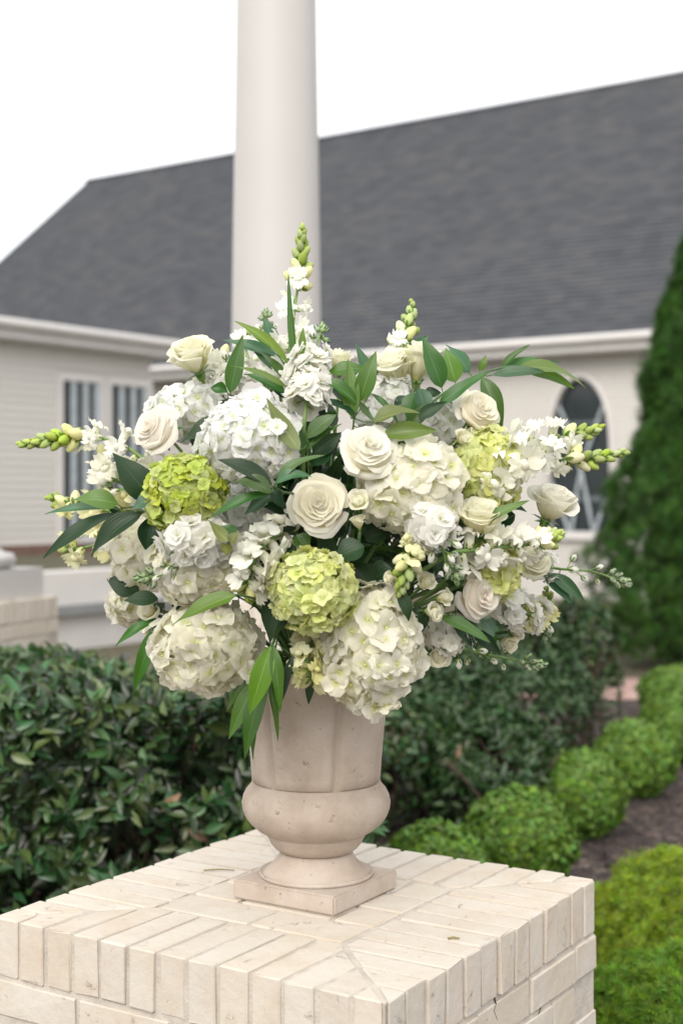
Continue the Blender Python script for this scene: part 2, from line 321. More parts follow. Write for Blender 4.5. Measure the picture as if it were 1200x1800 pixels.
def cloud(name, pos, nrm, size, mat, parent=None, shape='leaf', up=.3, jit=.6, kind=None, M4=None, aspect=.42):
    """one mesh of many small leaves (numpy)"""
    n = len(pos); pos = np.asarray(pos, float); nrm = np.asarray(nrm, float)
    nr = nrm + rng.normal(size=(n, 3)) * jit; nr /= np.linalg.norm(nr, axis=1)[:, None]
    ax = rng.normal(size=(n, 3)) + np.array([0, 0, up]) + nrm * .5; ax -= nr * (ax * nr).sum(1)[:, None]; ax /= np.linalg.norm(ax, axis=1)[:, None]
    sd = np.cross(ax, nr)
    if shape == 'leaf':
        T = np.array([(0, 0, 0), (-.5, .35, .10), (0, .38, 0), (.5, .35, .10), (-.38, .68, .04), (0, .7, -.04), (.38, .68, .04), (0, 1.05, -.12)]); fa = [(0, 2, 1), (0, 3, 2), (1, 2, 5, 4), (2, 3, 6, 5), (4, 5, 7), (5, 6, 7)]
        uvt = np.array([(.5, 0), (0, .35), (.5, .38), (1, .35), (.1, .68), (.5, .7), (.9, .68), (.5, 1)])
    elif shape == 'small':
        T = np.array([(0, 0, 0), (-.5, .5, .12), (0, .5, 0), (.5, .5, .12), (0, 1, -.06)]); fa = [(0, 2, 1), (0, 3, 2), (1, 2, 4), (2, 3, 4)]
        uvt = np.array([(.5, 0), (0, .5), (.5, .5), (1, .5), (.5, 1)])
    else:   # feathery spray: a fan of five narrow fingers
        T = []; fa = []; uvt = []
        for q, ln in ((-1.0, .6), (-.5, .85), (0, 1.05), (.5, .85), (1.0, .6)):
            b = len(T); c, s_ = math.cos(q), math.sin(q); z = .1 * abs(q)
            T += [(0, q * q * .1, 0), (s_ * ln * .5 / aspect - c * .10, c * ln * .5 + .02, z), (s_ * ln / aspect, c * ln, z * 2), (s_ * ln * .5 / aspect + c * .10, c * ln * .5 - .02, z)]
            fa.append((b, b + 3, b + 2, b + 1)); uvt += [(.5, 0), (.2, .5), (.5, 1), (.8, .5)]
        T = np.array(T); uvt = np.array(uvt)
    sz = np.asarray(size, float).reshape(-1, 1, 1) * np.ones((n, 1, 1))
    W = pos[:, None, :] + sz * (T[None, :, 0:1] * aspect * sd[:, None, :] + T[None, :, 1:2] * ax[:, None, :] + T[None, :, 2:3] * nr[:, None, :])
    k = len(T); nl = [len(f) for f in fa]; me = bpy.data.meshes.new(name)
    me.vertices.add(n * k); me.vertices.foreach_set('co', W.astype(np.float32).ravel())
    flat = np.array([i for f in fa for i in f]); loops = (flat[None, :] + (np.arange(n) * k)[:, None]).ravel()
    me.loops.add(len(loops)); me.loops.foreach_set('vertex_index', loops.astype(np.int32))
    tot = np.tile(np.array(nl), n); st = np.concatenate([[0], np.cumsum(tot)[:-1]])
    me.polygons.add(len(tot)); me.polygons.foreach_set('loop_start', st.astype(np.int32)); me.polygons.foreach_set('loop_total', tot.astype(np.int32))
    me.update(calc_edges=True)
    ul = me.uv_layers.new(name='UVMap'); ul.data.foreach_set('uv', np.tile(uvt, (n, 1))[loops].astype(np.float32).ravel())
    at = me.attributes.new('rnd', 'FLOAT', 'POINT'); at.data.foreach_set('value', np.repeat(rng.random(n), k).astype(np.float32))
    me.materials.append(mat); me.polygons.foreach_set('use_smooth', np.ones(len(tot), dtype=bool))
    o = ob(name, me, parent, M4)
    if kind: o['kind'] = kind
    return o
def copy_tree(o, parent=None):
    c = o.copy(); C.objects.link(c); c.parent = parent
    for ch in o.children: copy_tree(ch, c)
    return c

# ------------------------------------------------------------------ ground
def sheet(name, poly, z, mat):
    return tag(MB().add([(x, y, z) for x, y in poly], [tuple(range(len(poly)))]).obj(name, mat, smooth=False), kind='structure')
sheet('ground', [(-250, -60), (250, -60), (250, 400), (-250, 400)], 0, M['lawn'])
sheet('planting_bed', [(-7, -3), (8, -3), (9, 11.2), (4, 12.2), (-3, 10.5), (-7, 10)], .004, M['mulch'])
pa = MB()
sheet('paved_path', [(1.5, 11.7), (9.5, 10.9), (11, 12.2), (1.5, 13.1)], .008, M['path'])
n = 9000
px = rng.uniform(-.2, 5.0, n); py = 3.2 + 8 * rng.random(n) ** 1.5
cloud('bark_chips', np.c_[px, py, np.full(n, .012) + rng.random(n) * .02], np.tile((0, 0, 1.), (n, 1)), rng.uniform(.02, .055, n), M['chip'], None, 'small', 0, .35, 'stuff', aspect=.5)

# ------------------------------------------------------------------ chapel behind
U = Vector((.8157, -.5785, 0)); NI = Vector((.5785, .8157, 0))     # along the main wall (to the right), into the building
PE = 20.66; EAVE = EYE + 2.6; HALF = 7.33; TP = math.tan(R(40))
def lm(origin, ux, uy):   # local frame: x = ux, y = uy, z up
    return Matrix(((ux.x, uy.x, 0, origin.x), (ux.y, uy.y, 0, origin.y), (0, 0, 1, 0), (0, 0, 0, 1)))
O = NI * PE                                                     # foot of the eave line
MW = lm(O, U, NI)
a_l = (P(155, 318, 39.3) - O).dot(U) ; a_r = 14.0
WALL = .45                                                      # eave overhang
def on_main(px, py):
    r = Vector(((px - 600) / F, 1, -(py - HY) / F)); d = (PE + WALL) / r.dot(NI); p = r * d + Vector((0, 0, EYE)); return (p - O).dot(U), p.z
ch = thing('chapel', O, 'white painted brick chapel with long dark grey shingle roof and arched window', 'building')
ch.matrix_world = MW
# wall with an arched opening
s0, zt = on_main(965, 668); s1, zb = on_main(1072, 935); sm = (s0 + s1) / 2; hw = (s1 - s0) / 2; zsp = zb + (zt - zb) * .50
def arch(n=11):
    out = []
    for i in range(n):     # pointed-round (four-centred) arch, right to left
        t = i / (n - 1); a = t * math.pi; x = math.cos(a); z = math.sin(a) ** .86; out.append((sm + hw * x, zsp + (zt - zsp) * z))
    return out
A = arch(25); wy = WALL
mb = MB(); zw = EAVE - .28
left = [(p[0], wy, p[1]) for p in A if p[0] <= sm + 1e-6]; right = [(p[0], wy, p[1]) for p in A if p[0] >= sm - 1e-6]
mb.add([(a_l + .3, wy, 0), (s0, wy, 0), (s0, wy, zb)] + left[::-1] + [(sm, wy, zw), (a_l + .3, wy, zw)], [tuple(range(len(left) + 5))])
mb.add([(a_r, wy, zw), (sm, wy, zw)] + right[::-1] + [(s1, wy, zb), (s1, wy, 0), (a_r, wy, 0)], [tuple(range(len(right) + 5))])
mb.add([(s0, wy, 0), (s1, wy, 0), (s1, wy, zb), (s0, wy, zb)], [(0, 1, 2, 3)])
ring = [(s1, zb)] + A + [(s0, zb)]
mb.add([(x, wy, z) for x, z in ring] + [(x, wy + .14, z) for x, z in ring], [(i, i + 1, len(ring) + i + 1, len(ring) + i) for i in range(len(ring) - 1)])
mb.add([(a_l + .3, wy, 0), (a_l + .3, wy + 13, 0), (a_l + .3, wy + 13, zw), (a_l + .3, wy, zw)], [(0, 1, 2, 3)])
gy = HALF; mb.add([(a_l + .3, wy, zw), (a_l + .3, 2 * HALF - wy, zw), (a_l + .3, HALF, EAVE + HALF * TP - .4)], [(0, 1, 2)])
mb.obj('wall', M['wallbrick'], ch, smooth=False)
wn = MB().add([(x, wy + .13, z) for x, z in ring], [tuple(range(len(ring)))]).obj('window', M['glass'], ch, smooth=False)
cs = MB(); rp_ = [(s1 + .03, zb)] + [(sm + (x - sm) * 1.045, z + .035 * (z > zsp)) for x, z in A] + [(s0 - .03, zb)]
cs.tube([(x, wy - .012, z) for x, z in rp_], .045, 6); cs.obj('casing', M['trim'], wn)
MB().box((s0 - .12, wy - .10, zb - .13), (s1 + .12, wy + .12, zb)).obj('sill', M['trim'], wn, smooth=False)
def bars(pxs):
    q = [on_main(*p) for p in pxs]; return spline([(a, wy + .08, b) for a, b in q], 5)
for b_ in ([(973, 703), (1000, 770), (1019, 840), (1038, 934)], [(1064, 692), (1035, 770), (1013, 845), (1000, 934)], [(1072, 850), (1056, 890), (1041, 934)], [(966, 850), (980, 890), (996, 934)]):
    MB().tube(bars(b_), .030, 6).obj('tracery_bar', M['bar'], wn)
z1 = on_main(1020, 876)[1]; MB().box((s0 + .12, wy + .105, z1 - .05), (s1 - .12, wy + .125, z1 + .04)).obj('sash_rail', M['inner'], wn, smooth=False)
z1 = on_main(1020, 742)[1]; MB().box((s0 + .12, wy + .105, z1 - .03), (s1 - .12, wy + .125, z1 + .02)).obj('sash_rail', M['inner'], wn, smooth=False)
# roof in courses
rl = a_r - a_l
rf = MB().add([(a_l + .02, .05, EAVE - .02), (a_r, .05, EAVE - .02), (a_r, HALF, EAVE + HALF * TP - .06), (a_l + .02, HALF, EAVE + HALF * TP - .06), (a_r, 2 * HALF, EAVE - .02), (a_l + .02, 2 * HALF, EAVE - .02)], [(0, 1, 2, 3), (3, 2, 4, 5)]).obj('roof', M['roof'], ch, smooth=False)
ncr = 62; sl_ = HALF / math.cos(R(40)) / ncr; ca, sa = math.cos(R(40)), math.sin(R(40))
cm = MB().add([(0, 0, .0), (rl, 0, .0), (rl, 0, .016), (0, 0, .016), (0, sl_ * 1.1, .002), (rl, sl_ * 1.1, .002)], [(0, 1, 2, 3), (3, 2, 5, 4)]).mesh('shingle_course', M['roof'], False)
for i in range(ncr):
    d = i * sl_; ob('shingle_course', cm, rf, Matrix.Translation((a_l, d * ca, EAVE + d * sa)) @ Matrix.Rotation(R(40), 4, 'X'))
MB().tube([(a_l - .02, HALF, EAVE + HALF * TP + .0), (a_r, HALF, EAVE + HALF * TP + .0)], .07, 6).obj('ridge_cap', M['roof'], rf)
MB().add([(a_l - .03, 0, EAVE - .02), (a_l - .03, HALF, EAVE + HALF * TP - .02), (a_l - .03, HALF, EAVE + HALF * TP - .24), (a_l - .03, 0, EAVE - .24)], [(0, 1, 2, 3)]).obj('rake_board', M['trim'], rf, smooth=False)
MB().box((a_l, -.0, EAVE - .26), (a_r, .03, EAVE - .03)).obj('fascia', M['trim'], ch, smooth=False)
MB().box((a_l, .03, EAVE - .28), (a_r, WALL - .002, EAVE - .26)).obj('soffit', M['trim'], ch, smooth=False)
gp = [(0, -.012), (-.10, -.012), (-.13, -.06), (-.13, -.10), (-.09, -.15), (0, -.16)]
g = MB(); g.add([(x, y, EAVE + z) for x in (a_l, a_r) for y, z in gp], [(i, i + 1, 7 + i, 6 + i) for i in range(5)]); g.obj('gutter', M['gutter'], ch, smooth=False)

# wing: local x along the wing (away from the camera), y into the wing (to the left)
WO = Vector((-4.94, 20.57, 0)); WD = NI; WI = -U
t1 = 3.79; t0 = -7.0
wg = thing('chapel_wing', WO, 'pale lap sided wing with two dark windows beside the chapel', 'building'); wg.matrix_world = lm(WO, WD, WI)
OV = .3
def on_wing(px, py):
    r = Vector(((px - 600) / F, 1, -(py - HY) / F)); q = WO.dot(WI) + OV; d = q / r.dot(WI); p = r * d + Vector((0, 0, EYE)); return (p - WO).dot(WD), p.z
ZF = on_wing(60, 957)[1]; ZW = EAVE - .25
W1 = [on_wing(x, y) for x, y in ((110, 668), (176, 668), (110, 946))]; W2 = [on_wing(x, y) for x, y in ((195, 680), (259, 680), (195, 942))]
wins = [(W1[0][0], W1[1][0], W1[2][1], W1[0][1]), (W2[0][0], W2[1][0], W1[2][1], W1[0][1])]
MB().box((t0, OV + .03, ZF), (t1 - OV, OV + 6, ZW)).obj('wall', M['siding'], wg, smooth=False)
MB().box((t0, OV - .03, -.2), (t1 - OV + .02, OV + 6, ZF - .003)).obj('foundation', M['dark_brick'], wg, smooth=False)
z = ZF; bcache = {}
def board(x0, x1, z):
    k = round(x1 - x0, 3)
    if k not in bcache:
        bcache[k] = MB().add([(0, .03, 0), (k, .03, 0), (k, 0, 0), (0, 0, 0), (k, .018, .125), (0, .018, .125)], [(0, 1, 2, 3), (3, 2, 4, 5)]).mesh('siding_board', M['siding'], False)
    ob('siding_board', bcache[k], wg, Matrix.Translation((x0, OV, z)))
while z < ZW - .02:
    x = t0
    for (xa, xb, za, zb_) in wins:
        if z + .12 > za - .05 and z < zb_ + .08: board(x, xa - .09, z); x = xb + .09
    board(x, t1 - OV, z); z += .118
for (xa, xb, za, zb_) in wins:
    wo = MB().add([(xa, OV + .015, za), (xb, OV + .015, za), (xb, OV + .015, zb_), (xa, OV + .015, zb_)], [(0, 1, 2, 3)]).obj('window', M['glass'], wg, smooth=False)
    fr = MB(); fr.box((xa - .1, OV - .03, za - .08), (xa, OV + .02, zb_ + .1)); fr.box((xb, OV - .03, za - .08), (xb + .1, OV + .02, zb_ + .1)); fr.box((xa, OV - .03, zb_), (xb, OV + .02, zb_ + .1)); fr.box((xa, OV - .05, za - .08), (xb, OV + .02, za))
    fr.obj('frame', M['trim'], wo, smooth=False)
    for k in (.30, .62, .93):
        c = xa + (xb - xa) * k; MB().box((c - .065, OV - .005, za), (c + .065, OV + .012, zb_)).obj('muntin', M['bar'], wo, smooth=False)
MB().add([(t0, 0, EAVE), (t1, 0, EAVE), (t1, 6.6, EAVE + 6.6 * .14), (t0, 6.6, EAVE + 6.6 * .14)], [(0, 1, 2, 3)]).obj('roof', M['roof'], wg, smooth=False)
MB().box((t0, 0, EAVE - .25), (t1, .03, EAVE - .004)).obj('fascia', M['trim'], wg, smooth=False)
MB().box((t1 - .03, .03, EAVE - .25), (t1, 6.5, EAVE - .004)).obj('end_fascia', M['trim'], wg, smooth=False)
MB().box((t0, .03, EAVE - .27), (t1, 6.3, EAVE - .252)).obj('soffit', M['trim'], wg, smooth=False)
g = MB(); g.add([(x, y, EAVE + z_ + .03) for x in (t0, t1) for y, z_ in gp], [(i, i + 1, 7 + i, 6 + i) for i in range(5)] + [(6, 7, 8, 9, 10, 11)]); g.obj('gutter', M['gutter'], wg, smooth=False)

# low pale terrace wall in front of the wing, turf on top of it
TO = P(66, 1008, 15.0); TO.z = 0
tw = thing('terrace_wall', TO, 'low pale terrace wall with grey ledge below the wing', 'wall'); tw.matrix_world = lm(TO, NI, -U)
zt_ = EYE - (1008 - HY) / F * 15
MB().box((-5, 0, zt_ - .36), (7, .35, zt_)).obj('upper_wall', M['concrete'], tw, smooth=False)
MB().box((-5, -.10, zt_ - .46), (7, .35, zt_ - .363)).obj('strip', M['strip_grey'], tw, smooth=False)  # dark grey box strip between the two pale walls
MB().box((-5, .02, -.1), (7, .35, zt_ - .463)).obj('lower_wall', M['concrete'], tw, smooth=False)
tl = MB().add([(-5, .35, zt_ - .02), (7.2, .35, zt_ - .02), (7.2, 5.5, zt_ - .06), (-5, 5.5, zt_ - .06)], [(0, 1, 2, 3)]).obj('terrace_lawn', M['lawn'], None, smooth=False); tl.matrix_world = lm(TO, NI, -U); tag(tl, kind='structure')
n = 2500; q = np.c_[rng.uniform(-5, 7, n), .36 + rng.random(n) ** 2 * 3, np.full(n, zt_ - .01)]
gq = cloud('terrace_grass', q, np.tile((0, -.6, .6), (n, 1)), rng.uniform(.02, .05, n), M['shrub'], None, 'small', 3, .5, 'stuff', aspect=.15); gq.matrix_world = lm(TO, NI, -U)

# ------------------------------------------------------------------ brick piers
SP = .86; PZ = .86; PR = R(-32.36); PC = Vector((-.0636, 2.817, 0))
def clip(poly, a, b, c):   # keep a*x + b*y <= c
    out = []
    for i in range(len(poly)):
        p, q = poly[i], poly[(i + 1) % len(poly)]; dp = a * p[0] + b * p[1] - c; dq = a * q[0] + b * q[1] - c
        if dp <= 0: out.append(p)
        if dp * dq < 0: t = dp / (dp - dq); out.append((p[0] + (q[0] - p[0]) * t, p[1] + (q[1] - p[1]) * t))
    return out
def brick_mesh(poly, h, bev=.0022, jit=.0009):
    bm = bmesh.new(); cx = sum(p[0] for p in poly) / len(poly); cy = sum(p[1] for p in poly) / len(poly)
    lo = [bm.verts.new((p[0] - cx, p[1] - cy, 0)) for p in poly]; hi = [bm.verts.new((p[0] - cx, p[1] - cy, h)) for p in poly]
    k = len(poly); bm.faces.new(lo[::-1]); bm.faces.new(hi)
    for i in range(k): bm.faces.new((lo[i], lo[(i + 1) % k], hi[(i + 1) % k], hi[i]))
    bmesh.ops.bevel(bm, geom=bm.edges[:], offset=bev, segments=1, affect='EDGES')
    for v in bm.verts: v.co += Vector((random.gauss(0, jit), random.gauss(0, jit), random.gauss(0, jit * .8)))
    me = bpy.data.meshes.new('brick'); bm.to_mesh(me); bm.free(); me.materials.append(M['brick']); return me, (cx, cy)
def make_pier(label, loc, rz, top):
    t = thing('brick_pier', loc, label, 'pier', None, rz)
    CD = .212; CH = .106; h = SP / 2; G = .0050
    mo = MB(); mo.box((-h + .0058, -h + .0058, -.02), (h - .0058, h - .0058, top - .0030)); mo.obj('mortar', M['mortar'], t, smooth=False)
    nb = 13; pw = SP / nb
    for side in range(4):
        Rm = Matrix.Rotation(side * math.pi / 2, 4, 'Z')
        for i in range(nb):
            a0, a1 = -h + i * pw, -h + (i + 1) * pw
            poly = [(a0 + G, -h), (a1 - G, -h), (a1 - G, -h + CD), (a0 + G, -h + CD)]
            poly = clip(poly, -1, 1, -G * 1.6); poly = clip(poly, 1, 1, -G * 1.6)      # mitred at the corners
            if i in (0, nb - 1): poly = [(x, y) for x, y in poly]
            if len(poly) < 3: continue
            ar = abs(sum(poly[k][0] * poly[(k + 1) % len(poly)][1] - poly[(k + 1) % len(poly)][0] * poly[k][1] for k in range(len(poly)))) / 2
            if ar < 1.2e-4: continue
            me, (cx, cy) = brick_mesh(poly, CH)
            ob('brick', me, t, Rm @ Matrix.Translation((cx, cy + random.gauss(0, .0018), top - CH + random.gauss(0, .0008))))
    # field of flat bricks in the middle
    f = h - CD - .006; rows = 4; rh = 2 * f / rows
    for r_ in range(rows):
        x = -f - (.1 if r_ % 2 else 0)
        while x < f - .01:
            x0, x1 = max(x, -f), min(x + .215, f)
            if f - x1 < .05: x1 = f; x = f
            if x1 - x0 > .015:
                me, (cx, cy) = brick_mesh([(x0 + G, -f + r_ * rh + G), (x1 - G, -f + r_ * rh + G), (x1 - G, -f + (r_ + 1) * rh - G), (x0 + G, -f + (r_ + 1) * rh - G)], .06)
                ob('brick', me, t, Matrix.Translation((cx, cy, top - .06 + .0002 + random.gauss(0, .0006))))
            x += .215
    # running-bond courses
    hb = h - .0015; D = .10; bh = .0655; z = top - CH - .011 - bh; k = 0; variants = {}
    while z > -.06:
        for side in range(4):
            Rm = Matrix.Rotation(side * math.pi / 2, 4, 'Z'); x = -hb + (0 if (k + side) % 2 == 0 else D + .0096); end = hb - (D + .0096 if (k + side) % 2 == 0 else 0)
            first = True
            while x < end - .015:
                ln = .2055 if not (first and k % 2) else .2055
                x1 = min(x + ln, end)
                if end - x1 < .05 and end - x1 > 0: x1 = x + (end - x) * .55
                key = (round(x1 - x, 3), random.randrange(4))
                if key not in variants: variants[key] = brick_mesh([(0, 0), (x1 - x, 0), (x1 - x, D), (0, D)], bh, .0021, .0008)[0]
                ob('brick', variants[key], t, Rm @ Matrix.Translation(((x + x1) / 2, -hb + D / 2 + random.gauss(0, .0007), z + random.gauss(0, .0008))))
                x = x1 + .0096; first = False
        z -= bh + .0105; k += 1
    return t
pier = make_pier('cream painted brick pier with rowlock cap carrying the stone urn', PC, PR, PZ)
for pl_px in ([(868, 1752), (871, 1764), (867, 1776), (872, 1790), (874, 1799)], [(955, 1713), (962, 1722), (960, 1733), (972, 1727)], [(962, 1722), (968, 1712)], [(943, 1757), (950, 1770), (946, 1783)]):
    Rz = Matrix.Rotation(PR, 3, 'Z'); nx = Rz @ Vector((1, 0, 0)); pp = []
    for (x_, y_) in pl_px:
        r_ = Vector(((x_ - 600) / F, 1, -(y_ - HY) / F)); d_ = (PC.dot(nx) + SP / 2 - .0035) / r_.dot(nx); pp.append(pier.matrix_basis.inverted() @ (r_ * d_ + Vector((0, 0, EYE))))
    MB().tube(pp, [.0016] + [.0013] * (len(pp) - 2) + [.0005], 5).obj('crack', M['crack'], pier)
pier2 = make_pier('cream brick pier below the bare white column plinth behind the hedge', Vector((-1.99, 7.0, 0)), R(-20), 1.152)
pier3 = copy_tree(pier2); pier3.location = Vector((-.322, 7.05, 0)); pier3['label'] = 'brick pier hidden behind the bouquet that carries the tall white column'; pier3.scale = (.86, .86, 1)
for ch_, cx, top_lab in ((0, -.322, 'tall smooth white column rising behind the bouquet'), (1, -1.93, 'white column base with square plinth on the pier beside the terrace wall')):
    y = 7.05 if ch_ == 0 else 7.0
    c = thing('porch_column', Vector((cx, y, 1.153)), top_lab, 'column', None, R(-20))
    pl_ = MB(); pl_.box((-.33, -.33, 0), (.33, .33, .15)); pl_.obj('plinth', M['column'], c, smooth=False)
    MB().lathe([(.27, .151), (.31, .163), (.325, .195), (.31, .225), (.265, .232), (.255, .245), (.24, .25)], 48).obj('base_ring', M['column'], c)
    pr = [(.236 - .0141 * k_ * .42, .25 + k_ * .42) for k_ in range(10)]; MB().lathe(pr, 64).obj('shaft', M['column'], c)
    zt2 = pr[-1][1]; rt = pr[-1][0]; MB().lathe([(rt, zt2), (rt + .03, zt2 + .03), (rt + .03, zt2 + .06), (rt + .005, zt2 + .07), (rt + .06, zt2 + .14), (rt + .06, zt2 + .17)], 48).obj('capital', M['column'], c)

# ------------------------------------------------------------------ urn
UX, UY = -.0505, 2.842; UZ = PZ + .0012
K = UY / F
urn = thing('stone_urn', Vector((UX, UY, UZ)), 'weathered beige cast stone urn holding the white bouquet', 'urn', None, PR)
def plinth(s, h):
    bm = bmesh.new(); bmesh.ops.create_cube(bm, size=1); bmesh.ops.scale(bm, vec=(s, s, h), verts=bm.verts); bmesh.ops.translate(bm, vec=(0, 0, h / 2), verts=bm.verts)
    bmesh.ops.subdivide_edges(bm, edges=bm.edges[:], cuts=5, use_grid_fill=True)
    for v in bm.verts:
        if abs(v.co.z) < 1e-5: v.co.z += max(0, random.gauss(0, .0006))
    bmesh.ops.bevel(bm, geom=[e for e in bm.edges if len(e.link_faces) == 2 and e.calc_face_angle(0) > 1], offset=.004, segments=2, affect='EDGES')
    me = bpy.data.meshes.new('plinth'); bm.to_mesh(me); bm.free(); me.materials.append(M['urn']); return me
ob('plinth', plinth(.238, .038), urn)
def zz(y): return EYE - (y - HY) * K - UZ
foot = [(98, 1541.5), (100, 1538), (99, 1534), (95, 1531), (92, 1530), (88, 1525), (79, 1518), (71, 1510), (66, 1502), (63.5, 1495)]
foot = [(r * K, zz(y)) for r, y in foot]; foot[0] = (foot[0][0], .038); foot[1] = (foot[1][0], .042); foot[2] = (foot[2][0], .047)
MB().lathe(foot + [(.05, foot[-1][1] + .001)], 96).obj('foot', M['urn'], urn)
bowl = [(60, 1494.5), (66, 1492), (73, 1487), (80, 1479), (84, 1470), (86, 1467), (87, 1464.5), (86.5, 1463), (90, 1461), (103, 1454), (115, 1444), (124, 1432), (129, 1419), (130.5, 1408), (128, 1396), (123, 1386), (117, 1379), (114, 1376), (113.5, 1372), (109, 1371)]
MB().lathe([(r * K, zz(y)) for r, y in bowl], 96).obj('bowl', M['urn'], urn)
nb_ = 144; prof = [(107, 1371.5), (111.5, 1368), (112.5, 1352), (114, 1330), (116.5, 1300), (120, 1265), (124, 1235), (130, 1205), (136, 1192), (140, 1184), (141, 1176), (138, 1171), (130, 1170), (122, 1176), (118, 1200), (112, 1260), (100, 1300), (20, 1310)]
vs = []
for (r, y) in prof:
    for a in range(nb_):
        q = 2 * math.pi * a / nb_; 
        f_ = 0
        if 1200 < y < 1369 and r > 105:
            m_ = ((q * 6 / (2 * math.pi)) + .66) % 1.0; d_ = min(m_, 1 - m_) * 2     # 0 at a groove
            f_ = -8.5 * math.exp(-(d_ / .085) ** 2) + 1.8 * math.cos((1 - d_) * math.pi / 2)
        vs.append(((r + f_) * K * math.cos(q), (r + f_) * K * math.sin(q), zz(y)))
k_ = len(prof); fs = [(i * nb_ + a, i * nb_ + (a + 1) % nb_, (i + 1) * nb_ + (a + 1) % nb_, (i + 1) * nb_ + a) for i in range(k_ - 1) for a in range(nb_)]; fs.append(tuple((k_ - 1) * nb_ + a for a in range(nb_)))
MB().add(vs, fs).obj('body', M['urn'], urn)
# bits of plant debris lying on the cap
for (x, y, x2, y2, lab, r_) in ((358, 1534, 412, 1530, 'thin dry twig lying on the brick cap beside the urn', .0016), (787, 1649, 807, 1656, 'small green stem scrap lying on the front bricks of the cap', .002)):
    d = (EYE - PZ) * F / ((y + y2) / 2 - HY); a = P(x, y, d); b = P(x2, y2, d); a.z = b.z = PZ + .003; mid = (a + b) / 2 + Vector((0, .004, .001))
    sc_ = MB().tube([a, mid, b], [r_, r_, r_ * .6], 5).obj('plant_scrap', M['debris']); tag(sc_, lab, 'plant scrap')

# ------------------------------------------------------------------ bouquet
BC = Vector((UX, UY, UZ + zz(1215)))                   # where the stems meet inside the urn
def dy(x, y): return .34 * math.sqrt(max(0, 1 - ((x - 575) / 440) ** 2 - ((y - 900) / 350) ** 2))
def Q(x, y, off=0): return P(x, y, UY - dy(x, y) - off)
def root(name, label, cat, group):
    return thing(name, BC + Vector((random.uniform(-.05, .05), random.uniform(-.05, .05), -.04)), label, cat, group)
def T0(t): return Matrix.Translation(-t.location)
def leaf_mesh(base, tip, width, nrm, bend=.12, fold=.25, mat=None, serr=0, wp=.8, twist=0, wave=.0):
    base = Vector(base); tip = Vector(tip); ax = tip - base; Ln = ax.length; d = ax.normalized()
    n0 = (nrm - d * nrm.dot(d)).normalized(); sd0 = d.cross(n0)
    def fn(u, v):
        wv = math.sin(math.pi * min(1, v ** wp)) ** .95 * (1 - .25 * v) * width / 2 + .0004
        if serr: wv *= 1 + serr * (((v * 9) % 1) - .5)
        tw = twist * (v - .3); n_ = n0 * math.cos(tw) + sd0 * math.sin(tw); sd = sd0 * math.cos(tw) - n0 * math.sin(tw)
        c = base + ax * v + n0 * (bend * Ln * 4 * v * (1 - v)) 
        return c + sd * (u * wv * math.cos(fold)) + n_ * (abs(u) * wv * math.sin(fold) + wave * Ln * math.sin(v * 11 + u * 2) * abs(u))
    return MB().grid(fn, 4, 10).mesh('leaf', M[mat])
def leafpart(t, base, tip, width, mat, bend=.1, fold=.3, nrm=None, serr=0, twist=0, wp=.8):
    if nrm is None: nrm = Vector((random.uniform(-.35, .35), -.75, random.uniform(.3, .9)))
    return ob('leaf', leaf_mesh(base, tip, width, nrm, bend, fold, mat, serr, wp * random.uniform(.88, 1.15), twist, random.uniform(.004, .018)), t, T0(t))
def stem_to(t, p, d, r0=.0035, r1=.0026, mat='stem', extra=None, pull=.12):
    """stem from inside the urn to point p arriving along direction d; optional further path"""
    up = BC + Vector((t.location.x - BC.x, t.location.y - BC.y, .10)); dist = (p - BC).length
    dd_ = (d.normalized() * .55 + (p - BC).normalized() * .6).normalized(); pts = bez(t.location.copy(), up, p - dd_ * max(pull * .7, dist * .3), p, 12)
    if extra: pts += extra
    k = len(pts); rad = [r0 + (r1 - r0) * i / (k - 1) for i in range(k)]
    return MB().tube(pts, rad, 7).obj('stem', M[mat], t, T0(t))

# --- hydrangeas: each floret a part
def floret_mesh(mat, var, ruff=.12, cup=.25, np_=4):
    mb = MB(); rs = random.Random(var * 31 + len(mat))
    for k in range(np_):
        a = k * 2 * math.pi / np_ + rs.uniform(-.12, .12); tilt = cup + rs.uniform(-.2, .25); wf = rs.uniform(.50, .62); ph = rs.uniform(0, 6); ln = rs.uniform(.9, 1.08)
        def fn(u, v):
            wv = wf * (math.sin(math.pi * (.08 + .66 * v)) ** .85)
            e = .24 * u * u * v                       # rounded tip
            r = (.04 + .95 * v - e) * ln; x = u * wv
            z = tilt * v * .55 - .28 * max(0, v - .5) ** 2 * 2 + ruff * math.sin(ph + 4.2 * u + 3 * v) * v * .55 + .12 * u * u * v
            return (r * math.cos(a) - x * math.sin(a), r * math.sin(a) + x * math.cos(a), z + (.035 if k % 2 else 0))
        mb.grid(fn, 4, 4)
    mb.add(*ico(.09, .05), None, 1)
    return mb.mesh('floret', [M[mat], M['seed']])
def ico(r, z=0):
    bm = bmesh.new(); bmesh.ops.create_icosphere(bm, subdivisions=1, radius=r); vs = [(v.co.x, v.co.y, v.co.z + z) for v in bm.verts]; bm.verts.index_update(); fs = [tuple(v.index for v in f.verts) for f in bm.faces]; bm.free(); return vs, fs
FL = {m: [floret_mesh(m, i, rf_, cp) for i in range(9)] for m, rf_, cp in (('hyd_white', .19, .36), ('hyd_cream', .20, .38), ('hyd_lime', .16, .5), ('hyd_pale', .2, .5))}
